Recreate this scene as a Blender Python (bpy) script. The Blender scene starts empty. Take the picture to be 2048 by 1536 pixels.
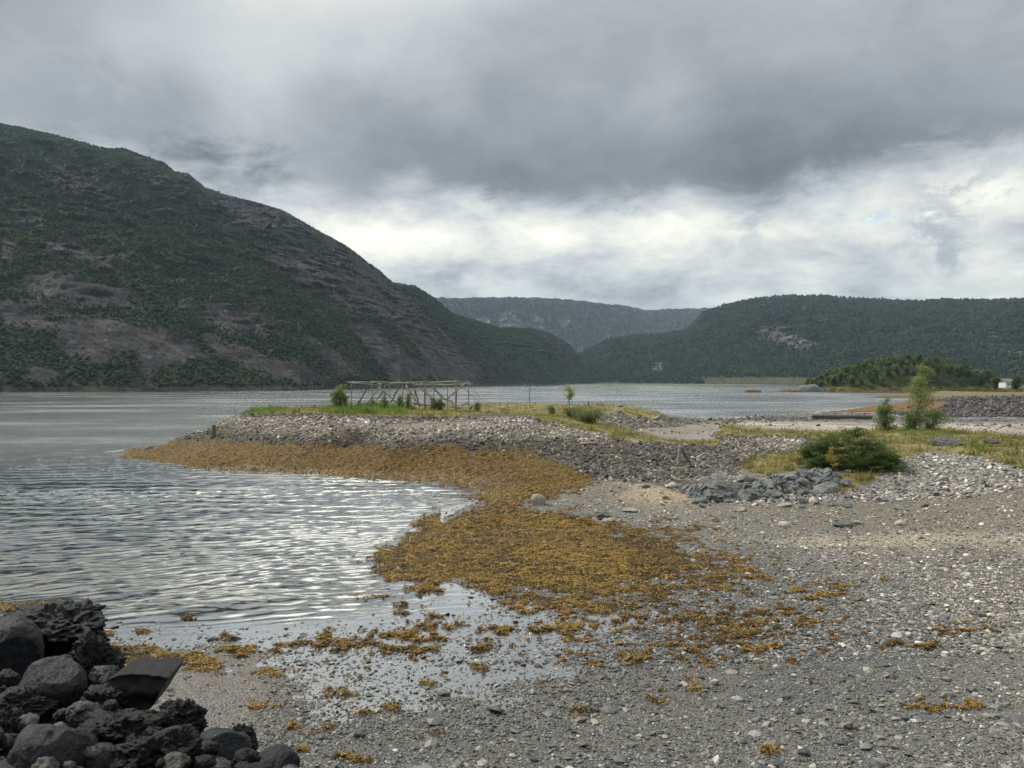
HAZE, SKYTOP, SKYBACK, SUNE, EXPO, GLINT = 4.8e-5, .72, -.08, 2.6, 0.42, 2.8
import bpy, bmesh, math, random
import numpy as np
from mathutils import Vector, geometry
random.seed(7)
rng = np.random.default_rng(11)
SC = bpy.context.scene
COL = SC.collection
PI = math.pi
CAMH, F, HX, HY = 6.0, 1700.0, 1024.0, 765.0

# ------------------------------------------------------------------ helpers
def link(o):
    COL.objects.link(o); return o
def tag(o, label=None, cat=None, group=None, kind=None):
    if label: o['label'] = label
    if cat: o['category'] = cat
    if group: o['group'] = group
    if kind: o['kind'] = kind
    return o
def empty(name, loc=(0, 0, 0), rz=0):
    o = bpy.data.objects.new(name, None); o.location = loc; o.rotation_euler = (0, 0, rz)
    return link(o)
def mesh_np(name, V, Fc, mat, smooth=False, attrs=None, cols=None):
    """V (n,3); Fc (m,k) equal-sided faces; cols (n,3) point colours; attrs {name: (n,)}"""
    me = bpy.data.meshes.new(name)
    V = np.asarray(V, np.float32); Fc = np.asarray(Fc, np.int32)
    n, (m, k) = len(V), Fc.shape
    me.vertices.add(n); me.vertices.foreach_set('co', V.ravel())
    me.loops.add(m * k); me.loops.foreach_set('vertex_index', Fc.ravel())
    me.polygons.add(m)
    me.polygons.foreach_set('loop_start', np.arange(0, m * k, k, dtype=np.int32))
    me.polygons.foreach_set('loop_total', np.full(m, k, np.int32))
    me.update(calc_edges=True)
    me.polygons.foreach_set('use_smooth', np.full(m, smooth))
    if cols is not None:
        a = me.attributes.new('Col', 'FLOAT_COLOR', 'POINT')
        c = np.ones((n, 4), np.float32); c[:, :3] = cols
        a.data.foreach_set('color', c.ravel())
    for an, av in (attrs or {}).items():
        a = me.attributes.new(an, 'FLOAT', 'POINT')
        a.data.foreach_set('value', np.asarray(av, np.float32))
    me.materials.append(mat)
    return me
def obj_np(name, V, Fc, mat, parent=None, **kw):
    o = bpy.data.objects.new(name, mesh_np(name, V, Fc, mat, **kw)); link(o)
    if parent: o.parent = parent
    return o

# ---- numpy noise
_p = np.random.default_rng(3).permutation(256); _p = np.concatenate([_p, _p, _p])
_g3 = np.random.default_rng(5).normal(size=(256, 3)); _g3 /= np.linalg.norm(_g3, axis=1)[:, None]
def pn(x, y, z=0.0):
    x = np.asarray(x, float); y = np.asarray(y, float); z = np.zeros_like(x) + z
    xi, yi, zi = np.floor(x).astype(int), np.floor(y).astype(int), np.floor(z).astype(int)
    xf, yf, zf = x - xi, y - yi, z - zi
    u, v, w = [t * t * t * (t * (t * 6 - 15) + 10) for t in (xf, yf, zf)]
    def g(dx, dy, dz):
        h = _p[_p[_p[(xi + dx) & 255] + ((yi + dy) & 255)] + ((zi + dz) & 255)]
        G = _g3[h]
        return G[..., 0] * (xf - dx) + G[..., 1] * (yf - dy) + G[..., 2] * (zf - dz)
    L = lambda a, b, t: a + t * (b - a)
    if np.all(z == 0):
        return 1.5 * L(L(g(0, 0, 0), g(1, 0, 0), u), L(g(0, 1, 0), g(1, 1, 0), u), v)
    return 1.5 * L(L(L(g(0, 0, 0), g(1, 0, 0), u), L(g(0, 1, 0), g(1, 1, 0), u), v),
             L(L(g(0, 0, 1), g(1, 0, 1), u), L(g(0, 1, 1), g(1, 1, 1), u), v), w)
def fbm(x, y, z=0.0, oct=4, ridged=False):
    s, a, f, t = 0, 1.0, 1.0, 0
    for i in range(oct):
        q = pn(np.asarray(x) * f + 17.3 * i, np.asarray(y) * f + 9.1 * i, np.asarray(z) * f)
        if ridged: q = 1 - 2 * np.abs(q)
        s = s + a * q; t += a; a *= .5; f *= 2.03
    return s / t
def sstep(a, b, x):
    t = np.clip((np.asarray(x, float) - a) / (b - a), 0, 1); return t * t * (3 - 2 * t)

# ---- camera-plane bookkeeping: where a point of the place is seen from, used to survey the site
def PX(x, y, z):
    return HX + F * x / y, HY + F * (CAMH - z) / y
def W(px, py, z):
    D = (CAMH - z) * F / (py - HY)
    return ((px - HX) / F * D, D, z)
def sdpoly(px, py, poly):
    """signed distance to a polygon, positive inside"""
    px = np.asarray(px, float); py = np.asarray(py, float)
    d = np.full(px.shape, 1e9); ins = np.zeros(px.shape, bool)
    n = len(poly)
    for i in range(n):
        x0, y0 = poly[i]; x1, y1 = poly[(i + 1) % n]
        ex, ey = x1 - x0, y1 - y0
        t = np.clip(((px - x0) * ex + (py - y0) * ey) / (ex * ex + ey * ey + 1e-9), 0, 1)
        d = np.minimum(d, (px - x0 - t * ex) ** 2 + (py - y0 - t * ey) ** 2)
        c = ((y0 > py) != (y1 > py)) & (px < (x1 - x0) * (py - y0) / (y1 - y0 + 1e-12) + x0)
        ins ^= c
    d = np.sqrt(d)
    return np.where(ins, d, -d)

# ------------------------------------------------------------------ materials
class NT:
    def __init__(s, name, world=False):
        s.m = bpy.data.materials.new(name) if not world else bpy.data.worlds.new(name)
        s.m.use_nodes = True; s.t = s.m.node_tree; s.t.nodes.clear()
    def n(s, ty, out=0, props=None, **inp):
        nd = s.t.nodes.new(ty)
        for k, v in (props or {}).items(): setattr(nd, k, v)
        for k, v in inp.items():
            key = int(k[1:]) if k[0] == 'i' and k[1:].isdigit() else k.replace('_', ' ')
            sk = nd.inputs[key]
            if isinstance(v, bpy.types.NodeSocket): s.t.links.new(v, sk)
            else: sk.default_value = v
        return nd.outputs[out] if out is not None else nd
    def math(s, op, a, b=0.0, c=0.0, clamp=False):
        return s.n('ShaderNodeMath', 0, dict(operation=op, use_clamp=clamp), i0=a, i1=b, i2=c)
    def attr(s, name, out='Fac'):
        nd = s.t.nodes.new('ShaderNodeAttribute'); nd.attribute_name = name
        return nd.outputs[out]
    def pos(s, out='Object'):
        nd = s.t.nodes.new('ShaderNodeTexCoord'); return nd.outputs[out]
    def noise(s, vec, scale, detail=4, rough=.55, dist=0.0, out=0):
        return s.n('ShaderNodeTexNoise', out, None, Vector=vec, Scale=scale, Detail=detail, Roughness=rough, Distortion=dist)
    def mixc(s, f, a, b, blend='MIX'):
        nd = s.t.nodes.new('ShaderNodeMix'); nd.data_type = 'RGBA'; nd.blend_type = blend
        for k, v in ((0, f), (6, a), (7, b)):
            if isinstance(v, bpy.types.NodeSocket): s.t.links.new(v, nd.inputs[k])
            else: nd.inputs[k].default_value = v if k == 0 else (*v, 1) if len(v) == 3 else v
        return nd.outputs[2]
    def ramp(s, f, stops, mode='LINEAR'):
        nd = s.t.nodes.new('ShaderNodeValToRGB'); cr = nd.color_ramp; cr.interpolation = mode
        s.t.links.new(f, nd.inputs[0])
        stops = [(p, (c if isinstance(c, tuple) else (c, c, c))) for p, c in stops]
        cr.elements[0].position = stops[0][0]; cr.elements[0].color = (*stops[0][1], 1)
        cr.elements[1].position = stops[-1][0]; cr.elements[1].color = (*stops[-1][1], 1)
        for p, c in stops[1:-1]:
            e = cr.elements.new(p); e.color = (*c, 1)
        return nd.outputs[0]
    def scalec(s, col, f):
        return s.n('ShaderNodeVectorMath', 0, dict(operation='SCALE'), i0=col, i3=f)
    def bump(s, h, strength=.5, dist=.02, normal=None):
        k = dict(Height=h, Strength=strength, Distance=dist)
        if normal: k['Normal'] = normal
        return s.n('ShaderNodeBump', 0, None, **k)
    def bsdf(s, col, rough=.8, normal=None, spec=.4, **kw):
        k = {'Base Color': col, 'Roughness': rough, 'Specular IOR Level': spec}
        nd = s.t.nodes.new('ShaderNodeBsdfPrincipled')
        for kk, v in {**k, **kw}.items():
            if isinstance(v, bpy.types.NodeSocket): s.t.links.new(v, nd.inputs[kk])
            else: nd.inputs[kk].default_value = (*v, 1) if isinstance(v, tuple) and len(v) == 3 else v
        if normal: s.t.links.new(normal, nd.inputs['Normal'])
        return nd.outputs[0]
    def out(s, surf, vol=None):
        o = s.t.nodes.new('ShaderNodeOutputMaterial')
        if surf: s.t.links.new(surf, o.inputs[0])
        if vol: s.t.links.new(vol, o.inputs[1])
        return s.m

def mat_stone():                       # loose stones: colour per stone
    m = NT('loose_stone'); P = m.pos()
    n1 = m.noise(P, 30, 5); n2 = m.noise(P, 140, 3)
    c = m.scalec(m.attr('Col', 'Color'), m.math('MULTIPLY_ADD', n1, 1.1, .45))
    return m.out(m.bsdf(c, m.attr('rough'), m.bump(n2, .5, .01), .5))
def mat_ground():
    m = NT('shore_ground'); P = m.pos()
    col = m.attr('Col', 'Color'); grit = m.attr('grit')
    v = m.n('ShaderNodeTexVoronoi', None, None, Vector=P, Scale=22.0)
    v2 = m.n('ShaderNodeTexVoronoi', None, None, Vector=P, Scale=60.0)
    cell = m.n('ShaderNodeSeparateColor', 0, None, Color=v.outputs['Color'])
    cell2 = m.n('ShaderNodeSeparateColor', 1, None, Color=v2.outputs['Color'])
    n1 = m.noise(P, 3, 8, .7)
    k = m.math('ADD', m.math('MULTIPLY', cell, .9), m.math('MULTIPLY', cell2, .5))
    k = m.math('ADD', m.math('MULTIPLY', m.math('SUBTRACT', k, .7), grit), 1.0)
    k = m.math('MULTIPLY', k, m.math('MULTIPLY_ADD', n1, .9, .55))
    h = m.math('SUBTRACT', m.math('MULTIPLY', m.noise(P, 12, 8, .75), .8), m.math('MULTIPLY', v.outputs['Distance'], 1.0))
    return m.out(m.bsdf(m.scalec(col, k), m.attr('rough'), m.bump(h, .9, .05), m.attr('spec')))
def mat_leafy(name, rough=.6, spec=.25, trans=.35, scale=.5):
    m = NT(name); P = m.pos()
    n = m.noise(P, scale, 3)
    c = m.scalec(m.attr('Col', 'Color'), m.math('MULTIPLY_ADD', n, .8, .6))
    d = m.bsdf(c, rough, None, spec)
    if trans:
        t = m.n('ShaderNodeBsdfTranslucent', 0, None, Color=m.scalec(c, 1.3))
        d = m.n('ShaderNodeMixShader', 0, None, i0=trans, i1=d, i2=t)
    return m.out(d)
def mat_rock(name, dark, light, scale=4, bump=.6, rough=.75, lichen_glint=None, bd=.03, cracks=0.0, spec=.4):
    m = NT(name); P = m.pos()
    n1 = m.noise(P, scale, 8, .65); n2 = m.noise(P, scale * 5, 6, .7)
    c = m.mixc(m.ramp(n1, [(.35, 0.0), (.68, 1.0)]), dark, light)
    if lichen_glint:  # lichen on rock; on slag, highlights painted as pale flecks
        c = m.mixc(m.ramp(m.noise(P, scale * 2.3, 8, .75), [(.62, 0.0), (.72, .8)]), c, lichen_glint)
    h = m.math('ADD', m.math('MULTIPLY', n1, .6), m.math('MULTIPLY', n2, .5))
    if cracks:
        dv = m.n('ShaderNodeVectorMath', 0, dict(operation='ADD'), i0=P, i1=m.scalec(m.noise(P, 3, 3, out=1), .25))
        v = m.n('ShaderNodeTexVoronoi', 0, dict(feature='DISTANCE_TO_EDGE'), Vector=dv, Scale=cracks)
        ck = m.ramp(v, [(0.0, 0.0), (.035, 1.0)])
        h = m.math('ADD', h, m.math('MULTIPLY', ck, .35))
        c = m.mixc(ck, m.mixc(.75, c, (.004, .004, .004)), c)
    c = m.scalec(c, m.math('MULTIPLY_ADD', n2, 1.0, .5))
    return m.out(m.bsdf(c, rough, m.bump(h, bump, bd), spec))
def mat_wood(name, dark=(.12, .11, .10), light=(.34, .32, .29)):
    m = NT(name); P = m.pos()
    mp = m.n('ShaderNodeMapping', 0, None, Vector=P, Scale=(8, 8, 8))
    n = m.noise(mp, 1.2, 8, .7, 1.5)
    return m.out(m.bsdf(m.mixc(m.ramp(n, [(.3, 0.0), (.7, 1.0)]), dark, light), .85, m.bump(n, .6, .01), .2))

M = {}
M['stone'] = mat_stone(); M['ground'] = mat_ground()
M['weed'] = mat_leafy('bladderwrack', .55, .25, .25, 2.0)
M['grass'] = mat_leafy('grass_blades', .7, .15, .4, .6)
M['leaf'] = mat_leafy('leaves', .55, .3, .4, 1.0)
M['needle'] = mat_leafy('juniper_needles', .7, .15, .25, 2.0)
M['forest'] = mat_leafy('far_foliage', .9, .05, .1, .05)
M['slag_dome'] = mat_rock('slag_skull', (.002, .0025, .0045), (.022, .025, .033), 13, 1.0, .45, (.26, .26, .24), .022, 0, .22)  # pale flecks of the slag materials are highlights put into the colour
M['slag_rough'] = mat_rock('slag_rough', (.001, .0012, .002), (.012, .013, .017), 15, 1.0, .45, (.18, .18, .155), .03, 0, .2)
M['slag_plate'] = mat_rock('slag_plate', (.012, .011, .013), (.065, .06, .06), 5, .7, .6, (.27, .25, .22), .03)
M['greenstone'] = mat_rock('outcrop_rock', (.045, .052, .056), (.20, .21, .205), 2.2, 1.0, .7, (.30, .31, .29), .10)
M['boulder'] = mat_rock('boulder_rock', (.13, .12, .10), (.34, .32, .27), 2.5, .6, .8, (.42, .40, .34), .04)
M['darkrock'] = mat_rock('dark_boulder', (.035, .037, .038), (.12, .125, .125), 3, .6, .7, (.2, .2, .19), .04)
M['paleboulder'] = mat_rock('pale_boulder', (.28, .27, .24), (.5, .49, .45), 3, .5, .8, None, .03)
M['wood'] = mat_wood('weathered_wood'); M['darkwood'] = mat_wood('dark_wood', (.05, .045, .04), (.17, .155, .14))
M['palewood'] = mat_wood('bleached_wood', (.3, .29, .27), (.6, .59, .56))
M['bark'] = mat_wood('bark', (.07, .06, .05), (.2, .18, .16))

# ------------------------------------------------------------------ the lie of the land
WATERLINE = [(-500, 1185), (-100, 1205), (0, 1215), (120, 1240), (200, 1258), (400, 1262), (560, 1258), (760, 1258),
             (860, 1250), (930, 1225), (990, 1200), (930, 1184), (860, 1165), (800, 1132), (812, 1105), (850, 1065), (900, 1032), (960, 1005),
             (995, 990), (980, 975), (930, 963), (850, 958), (760, 955), (700, 951), (600, 946), (500, 940), (400, 932),
             (330, 925), (285, 916), (262, 908)]
lines, loose = [], []
lines.append([W(x, y, 0) for x, y in WATERLINE])
# upper edge of the seaweed
lines.append([W(*p) for p in [(262, 907.9, 0.0), (320, 895, .3), (420, 889, .85), (500, 892, 1.1), (600, 896, 1.25), (700, 897, 1.3), (800, 898, 1.3),
     (900, 903, 1.3), (1000, 908, 1.2), (1060, 912, 1.15), (1100, 925, 1.0), (1140, 945, .85), (1170, 962, .7), (1110, 990, .35), (1140, 1015, .3), (1200, 1035, .27), (1290, 1050, .27), (1400, 1075, .25), (1500, 1100, .2),
     (1550, 1150, .15), (1480, 1210, .1)]])
# top of the rubble slope
lines.append([W(*p) for p in [(262, 907.8, 0.02), (330, 890, .5), (400, 876, 1.15), (440, 856, 2.0), (495, 828, 3.25), (560, 829, 3.35), (650, 832, 3.45), (700, 850, 2.95), (800, 857, 2.75),
     (900, 858, 2.7), (1000, 852, 2.85), (1060, 838, 3.1), (1100, 856, 2.7), (1200, 873, 2.25), (1300, 882, 1.95), (1400, 888, 1.65), (1440, 880, 1.75)]])
lines.append([W(*p) for p in [(690, 838, 3.2), (800, 848, 2.75), (900, 850, 2.7), (1000, 845, 2.9)]])
lines.append([W(*p) for p in [(650, 830, 3.45), (700, 833, 3.25), (800, 836, 3.15), (900, 838, 3.1), (1000, 836, 3.05), (1060, 832, 3.15), (1130, 836, 3.1)]])
# back edge of the spit
lines.append([W(*p) for p in [(495, 822, 3.3), (560, 816, 3.3), (650, 813, 3.3), (750, 810, 3.3), (900, 809, 3.25), (1000, 808, 3.25), (1100, 808, 3.3), (1200, 808, 3.35), (1250, 811, 3.25), (1290, 818, 2.9), (1330, 829, 2.1),
     (1380, 839, 1.0), (1440, 840, .4)]])
bk = [W(*p) for p in [(560, 816, 3.3), (750, 810, 3.3), (1000, 808, 3.25), (1200, 808, 3.35)]]
lines.append([(-38, 72, -.3), (-34, 84, -.3)] + [(x - 2, y + 9, -.4) for x, y, z in bk] + [(16, 112, -.3), (23, 128, -.2)] + [W(*p) for p in [(1440, 838.5, 0), (1500, 833, 0), (1560, 829, 0), (1620, 826, 0), (1690, 826, 0), (1750, 828, 0), (1830, 834, 0.0), (1870, 837, 0.0), (2000, 837, 0.0), (2100, 836, 0.0), (2300, 836, .2)]])
# mound of the spit and track behind
lines.append([W(*p) for p in [(1130, 836, 3.1), (1180, 848, 2.6), (1250, 858, 2.2), (1300, 862, 1.9), (1380, 872, 1.55)]])
lines.append([W(*p) for p in [(1260, 838, 2.25), (1320, 848, 1.5), (1400, 856, 1.15), (1440, 862, 1.1)]])
# right bank, crest and its back
crest = [(1440, 855, 2.35), (1480, 860, 2.45), (1520, 866, 2.5), (1600, 868, 2.55), (1700, 868, 2.6), (1800, 861, 2.7), (1900, 864, 2.7), (1980, 872, 2.7), (2048, 880, 2.65), (2200, 892, 2.6), (2700, 930, 2.6)]
cw = [W(*p) for p in crest]
lines.append(cw)
lines.append([(x * 1.07, y * 1.07, z - .35) for x, y, z in cw])
lines.append([(x * 1.25, y * 1.25, .75) for x, y, z in cw])
# rubble slope of the right bank
lines.append([W(*p) for p in [(1425, 893, 1.6), (1440, 872, 2.0), (1480, 878, 2.1), (1540, 876, 2.3), (1600, 880, 2.4)]])
lines.append([W(*p) for p in [(1270, 940, 1.0), (1340, 935, 1.05), (1400, 930, 1.15), (1440, 905, 1.5), (1520, 892, 1.9)]])
lines.append([W(*p) for p in [(1420, 950, 1.15), (1490, 918, 1.75), (1560, 905, 1.95), (1640, 905, 2.1)]])
lines.append([W(*p) for p in [(1380, 1008, .5), (1440, 1004, .6), (1520, 990, .75), (1600, 984, .85), (1690, 984, .85), (1740, 985, .85), (1850, 985, .9), (1950, 1000, .95), (2048, 1005, 1.0), (2300, 1020, 1.1)]])
lines.append([W(*p) for p in [(1450, 962, 1.15), (1520, 950, 1.35), (1600, 950, 1.45), (1690, 950, 1.5), (1760, 940, 1.5)]])
lines.append([W(*p) for p in [(1760, 955, 1.35), (1800, 925, 1.85), (1850, 910, 2.1), (1900, 908, 2.15), (1960, 918, 2.05), (2048, 940, 1.95), (2200, 960, 1.9), (2600, 1000, 1.9)]])
# the beach
for p in [(1240, 965, .75), (1290, 1000, .5), (1200, 1000, .45), (1600, 1045, .45), (1800, 1050, .55), (2048, 1060, .65), (2400, 1080, .7), (1700, 1120, .3), (1900, 1130, .4), (2048, 1150, .42),
          (1540, 1200, .12), (1700, 1250, .15), (1900, 1250, .25), (2100, 1300, .3), (2500, 1300, .45), (1400, 1300, .04), (1500, 1400, .08), (1500, 1536, .12), (1800, 1400, .15), (2048, 1536, .2), (1200, 1536, .08),
          (1024, 1560, .06), (800, 1536, .05), (600, 1545, .05), (1000, 1430, .02), (1250, 1400, .04), (700, 1400, .01), (500, 1400, .04), (300, 1330, .03), (430, 1300, .02), (600, 1300, .012), (760, 1300, .005), (900, 1290, .003), (1050, 1270, .003),
          (1200, 1240, .006), (1340, 1220, .01), (1100, 1330, .008), (900, 1360, .008), (100, 1270, .03), (1300, 1320, .025), (1000, 1210, .004), (1150, 1225, .02),
          (900, 1100, .09), (1000, 1060, .13), (1000, 1130, .1), (1150, 1130, .12), (1100, 1070, .17), (1050, 1180, .05), (1300, 1150, .13), (1300, 1190, .07), (1000, 1000, .15), (1050, 960, .5), (900, 930, .6), (700, 925, .6), (500, 915, .6), (1080, 1020, .25)]:
    loose.append(W(*p))
# bed of the bay
for p in [(0, 1150, -.35), (200, 1220, -.1), (400, 1230, -.08), (600, 1225, -.07), (750, 1200, -.07), (850, 1215, -.03), (700, 1150, -.15), (780, 1060, -.2), (880, 1000, -.2), (600, 1100, -.5), (300, 1150, -.4), (400, 1050, -1.2), (100, 1050, -1.6), (700, 1010, -.8), (850, 975, -.25), (600, 965, -.45),
          (450, 950, -.5), (300, 945, -.8), (200, 910, -2.0), (100, 950, -2.5), (-300, 1000, -2.5), (-600, 1100, -1.5), (250, 895, -2.5), (350, 870, -2.5)]:
    loose.append(W(*p))
loose += [(-60, 60, -3), (-100, 40, -3), (-120, 90, -4), (-60, 120, -4), (-30, 140, -3), (10, 160, -3), (40, 180, -2), (-170, -10, -3), (-170, 330, -5), (0, 330, -5), (90, 330, -4), (170, 330, 3), (60, 250, -3), (170, -10, 2.0), (60, -10, 2.5), (-40, -10, 2), (45, 40, 2.1), (90, 60, 2.5), (80, 30, 1.5),
          (30, 12, .5), (60, 15, 1.0), (-14, 22, -.1), (-30, 20, -.6), (-60, 15, -1.5)]
# sand flats behind, and the rubble embankment beyond
for p in [(1500, 850, .55), (1480, 842, .35), (1560, 840, .22), (1650, 845, .3), (1640, 836, .04), (1700, 836, .04), (1760, 838, .1), (1850, 850, .45), (1950, 855, .5), (2048, 860, .55), (1900, 845, .3), (2048, 846, .3), (2300, 860, .6), (1700, 852, .5), (1720, 842, .3), (1620, 840, .14)]:
    loose.append(W(*p))
lines.append([W(*p) for p in [(1540, 829.5, .3), (1600, 829, .45), (1680, 829.5, .5), (1740, 830, .45)]])
lines.append([W(*p) for p in [(1660, 822, .0), (1700, 823, .0), (1760, 825, .0), (1830, 828, .0), (1870, 830, .0), (1920, 830.5, .0), (2000, 830, .0), (2048, 829, .05), (2300, 829, .3)]])
lines.append([W(*p) for p in [(1680, 821, .15), (1760, 813, .9), (1820, 808, 1.5), (1860, 802, 2.1), (1920, 796, 2.8), (1960, 791, 3.2), (2048, 789, 3.4), (2300, 789, 3.4)]])
b2 = [W(*p) for p in [(1920, 796, 2.8), (1960, 791, 3.2), (2048, 789, 3.4), (2300, 789, 3.4)]]
lines.append([(x * 1.25, y * 1.25, z + .05) for x, y, z in b2])
lines.append([W(1680, 820.9, -.2)] + [W(1760, 811.5, -.6), W(1830, 803, -.9)] + [(b2[0][0] * .99, b2[0][1] * 1.28, -1)])
# slag heap in the foreground and the bank under the camera
lines.append([(-14, 9.6, 3.0), (-9, 9.9, 3.0), (-4.9, 9.3, 3.0), (-3.7, 7.7, 3.0), (-2.7, 6.4, 3.0), (-1.7, 5.6, 3.1), (-.5, 4.3, 3.4), (3, 3.3, 3.6), (12, 3, 3.6), (40, 3, 3.5)])
lines.append([(-20, 15.5, .1), (-9, 14, .0), (-5.4, 12.3, .05), (-3.4, 10.3, .08), (-2.2, 9, .1), (-.5, 8, .15), (3, 8, .3), (12, 8, .5), (40, 8, 1)])
lines.append([(-9, 0, 4.2), (0, 0, 4.2), (12, 0, 4.2)])

def build_raster():
    V2, Z, E = [], [], []
    for L in lines:
        b = len(V2)
        for x, y, z in L: V2.append(Vector((x, y))); Z.append(z)
        E += [(b + i, b + i + 1) for i in range(len(L) - 1)]
    for x, y, z in loose: V2.append(Vector((x, y))); Z.append(z)
    vs, es, fs, ov, oe, of = geometry.delaunay_2d_cdt(V2, E, [], 0, 1e-4)
    P = np.array([(v.x, v.y) for v in V2]); Z = np.array(Z)
    VZ = []
    for i, v in enumerate(vs):
        if ov[i]: VZ.append(float(np.mean([Z[j] for j in ov[i]])))
        else:
            d = np.hypot(P[:, 0] - v.x, P[:, 1] - v.y); j = np.argsort(d)[:3]
            VZ.append(float((Z[j] / d[j]).sum() / (1 / d[j]).sum()))
    R = .25; x0, y0 = -170.0, -10.0
    nx, ny = int(340 / R) + 1, int(340 / R) + 1
    G = np.full((ny, nx), -3.0)
    for f in fs:
        a, b, c = [np.array((vs[i].x, vs[i].y)) for i in f[:3]]
        za, zb, zc = [VZ[i] for i in f[:3]]
        mn = np.minimum(np.minimum(a, b), c); mx = np.maximum(np.maximum(a, b), c)
        i0, i1 = max(0, int((mn[0] - x0) / R)), min(nx, int((mx[0] - x0) / R) + 2)
        j0, j1 = max(0, int((mn[1] - y0) / R)), min(ny, int((mx[1] - y0) / R) + 2)
        if i0 >= i1 or j0 >= j1: continue
        xx, yy = np.meshgrid(x0 + np.arange(i0, i1) * R, y0 + np.arange(j0, j1) * R)
        den = (b[1] - c[1]) * (a[0] - c[0]) + (c[0] - b[0]) * (a[1] - c[1])
        if abs(den) < 1e-9: continue
        w0 = ((b[1] - c[1]) * (xx - c[0]) + (c[0] - b[0]) * (yy - c[1])) / den
        w1 = ((c[1] - a[1]) * (xx - c[0]) + (a[0] - c[0]) * (yy - c[1])) / den
        w2 = 1 - w0 - w1
        k = (w0 >= -1e-6) & (w1 >= -1e-6) & (w2 >= -1e-6)
        G[j0:j1, i0:i1][k] = (w0 * za + w1 * zb + w2 * zc)[k]
    for _ in range(2):
        g = np.pad(G, 1, mode='edge')
        G = (g[1:-1, 1:-1] * 4 + g[:-2, 1:-1] + g[2:, 1:-1] + g[1:-1, :-2] + g[1:-1, 2:]) / 8
    return G, x0, y0, R
GR, GX0, GY0, GRES = build_raster()
def H0(x, y):
    fx = np.clip((np.asarray(x, float) - GX0) / GRES, 0, GR.shape[1] - 1.001)
    fy = np.clip((np.asarray(y, float) - GY0) / GRES, 0, GR.shape[0] - 1.001)
    i, j = fx.astype(int), fy.astype(int); u, v = fx - i, fy - j
    return (GR[j, i] * (1 - u) + GR[j, i + 1] * u) * (1 - v) + (GR[j + 1, i] * (1 - u) + GR[j + 1, i + 1] * u) * v

# ------------------------------------------------------------------ what covers the ground where
POLY = dict(
 weed=[(255, 912), (320, 893), (430, 888), (500, 893), (600, 897), (700, 898), (800, 899), (900, 904), (1000, 909), (1060, 914), (1100, 926), (1140, 945), (1172, 962), (1140, 975), (1100, 985), (1050, 1003), (1060, 1018),
       (1130, 1022), (1200, 1040), (1290, 1052), (1400, 1078), (1500, 1102), (1545, 1140), (1530, 1175), (1450, 1195), (1330, 1208), (1270, 1200), (1180, 1205), (1120, 1212), (1060, 1200), (990, 1195),
       (930, 1181), (870, 1165), (798, 1140), (760, 1122), (810, 1105), (850, 1065), (900, 1032), (960, 1005), (990, 992), (970, 975), (900, 964), (750, 957), (600, 948), (450, 938), (330, 928)],
 weed2=[(200, 1270), (330, 1285), (420, 1310), (470, 1330), (420, 1360), (300, 1380), (200, 1370)],
 grassP=[(480, 826), (500, 812), (560, 808), (650, 806), (800, 806), (1000, 804), (1200, 804), (1270, 806), (1320, 825), (1310, 838), (1240, 828), (1190, 826), (1200, 845), (1270, 862), (1265, 868), (1180, 866), (1100, 848), (1060, 832), (1000, 826), (960, 829), (900, 834), (800, 833), (700, 831), (640, 828), (560, 828), (520, 829)],
 greenP=[(640, 824), (660, 812), (700, 806), (780, 808), (830, 818), (800, 828), (700, 830)],
 green2=[(490, 826), (510, 808), (560, 808), (575, 820), (530, 828)],
 grass3=[(1200, 862), (1270, 866), (1330, 880), (1440, 880), (1440, 889), (1390, 892), (1300, 885), (1220, 877)],
 grassR=[(1435, 872), (1445, 848), (1500, 855), (1620, 862), (1720, 862), (1790, 854), (1900, 858), (2048, 872), (2400, 890), (2400, 965), (2048, 940), (1960, 914), (1900, 905), (1840, 905), (1790, 925), (1750, 950), (1740, 965), (1690, 982), (1640, 980), (1700, 940), (1660, 900), (1600, 876), (1540, 870), (1520, 874), (1480, 875)],
 grassO=[(1480, 935), (1500, 916), (1560, 903), (1650, 902), (1720, 915), (1700, 935), (1600, 930), (1570, 955), (1530, 950), (1500, 945)],
 emb=[(1850, 834), (1760, 826), (1830, 806), (1900, 796), (2400, 780), (2400, 832)],
 embweed=[(1640, 823), (1760, 808), (1850, 800), (1900, 806), (1880, 815), (1860, 824), (1700, 826)],
 ledge=[(680, 845), (800, 848), (1000, 843), (1020, 852), (900, 858), (760, 857), (690, 852)],
 moundrub=[(1185, 826), (1240, 816), (1290, 820), (1330, 834), (1400, 842), (1350, 853), (1270, 856), (1210, 847)],
 sand=[(1335, 854), (1400, 847), (1500, 843), (1700, 846), (2400, 850), (2400, 900), (2048, 885), (1900, 872), (1440, 870), (1430, 884), (1340, 876), (1270, 858)],
 bigrub=[(262, 911), (330, 880), (420, 860), (455, 835), (490, 812), (500, 824), (560, 826), (700, 834), (1000, 838), (1060, 834), (1130, 850), (1220, 872), (1400, 888), (1440, 858), (1620, 872), (1640, 900), (1500, 916), (1470, 950), (1380, 990), (1300, 965), (1170, 960), (1090, 932), (1000, 915), (700, 906), (500, 899), (430, 893)],
 rubR=[(1700, 990), (1780, 940), (1840, 905), (1960, 914), (2048, 940), (2400, 965), (2400, 1060), (2048, 1045), (1850, 1020), (1600, 1000), (1400, 1010), (1380, 990), (1500, 960)],
)
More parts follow.
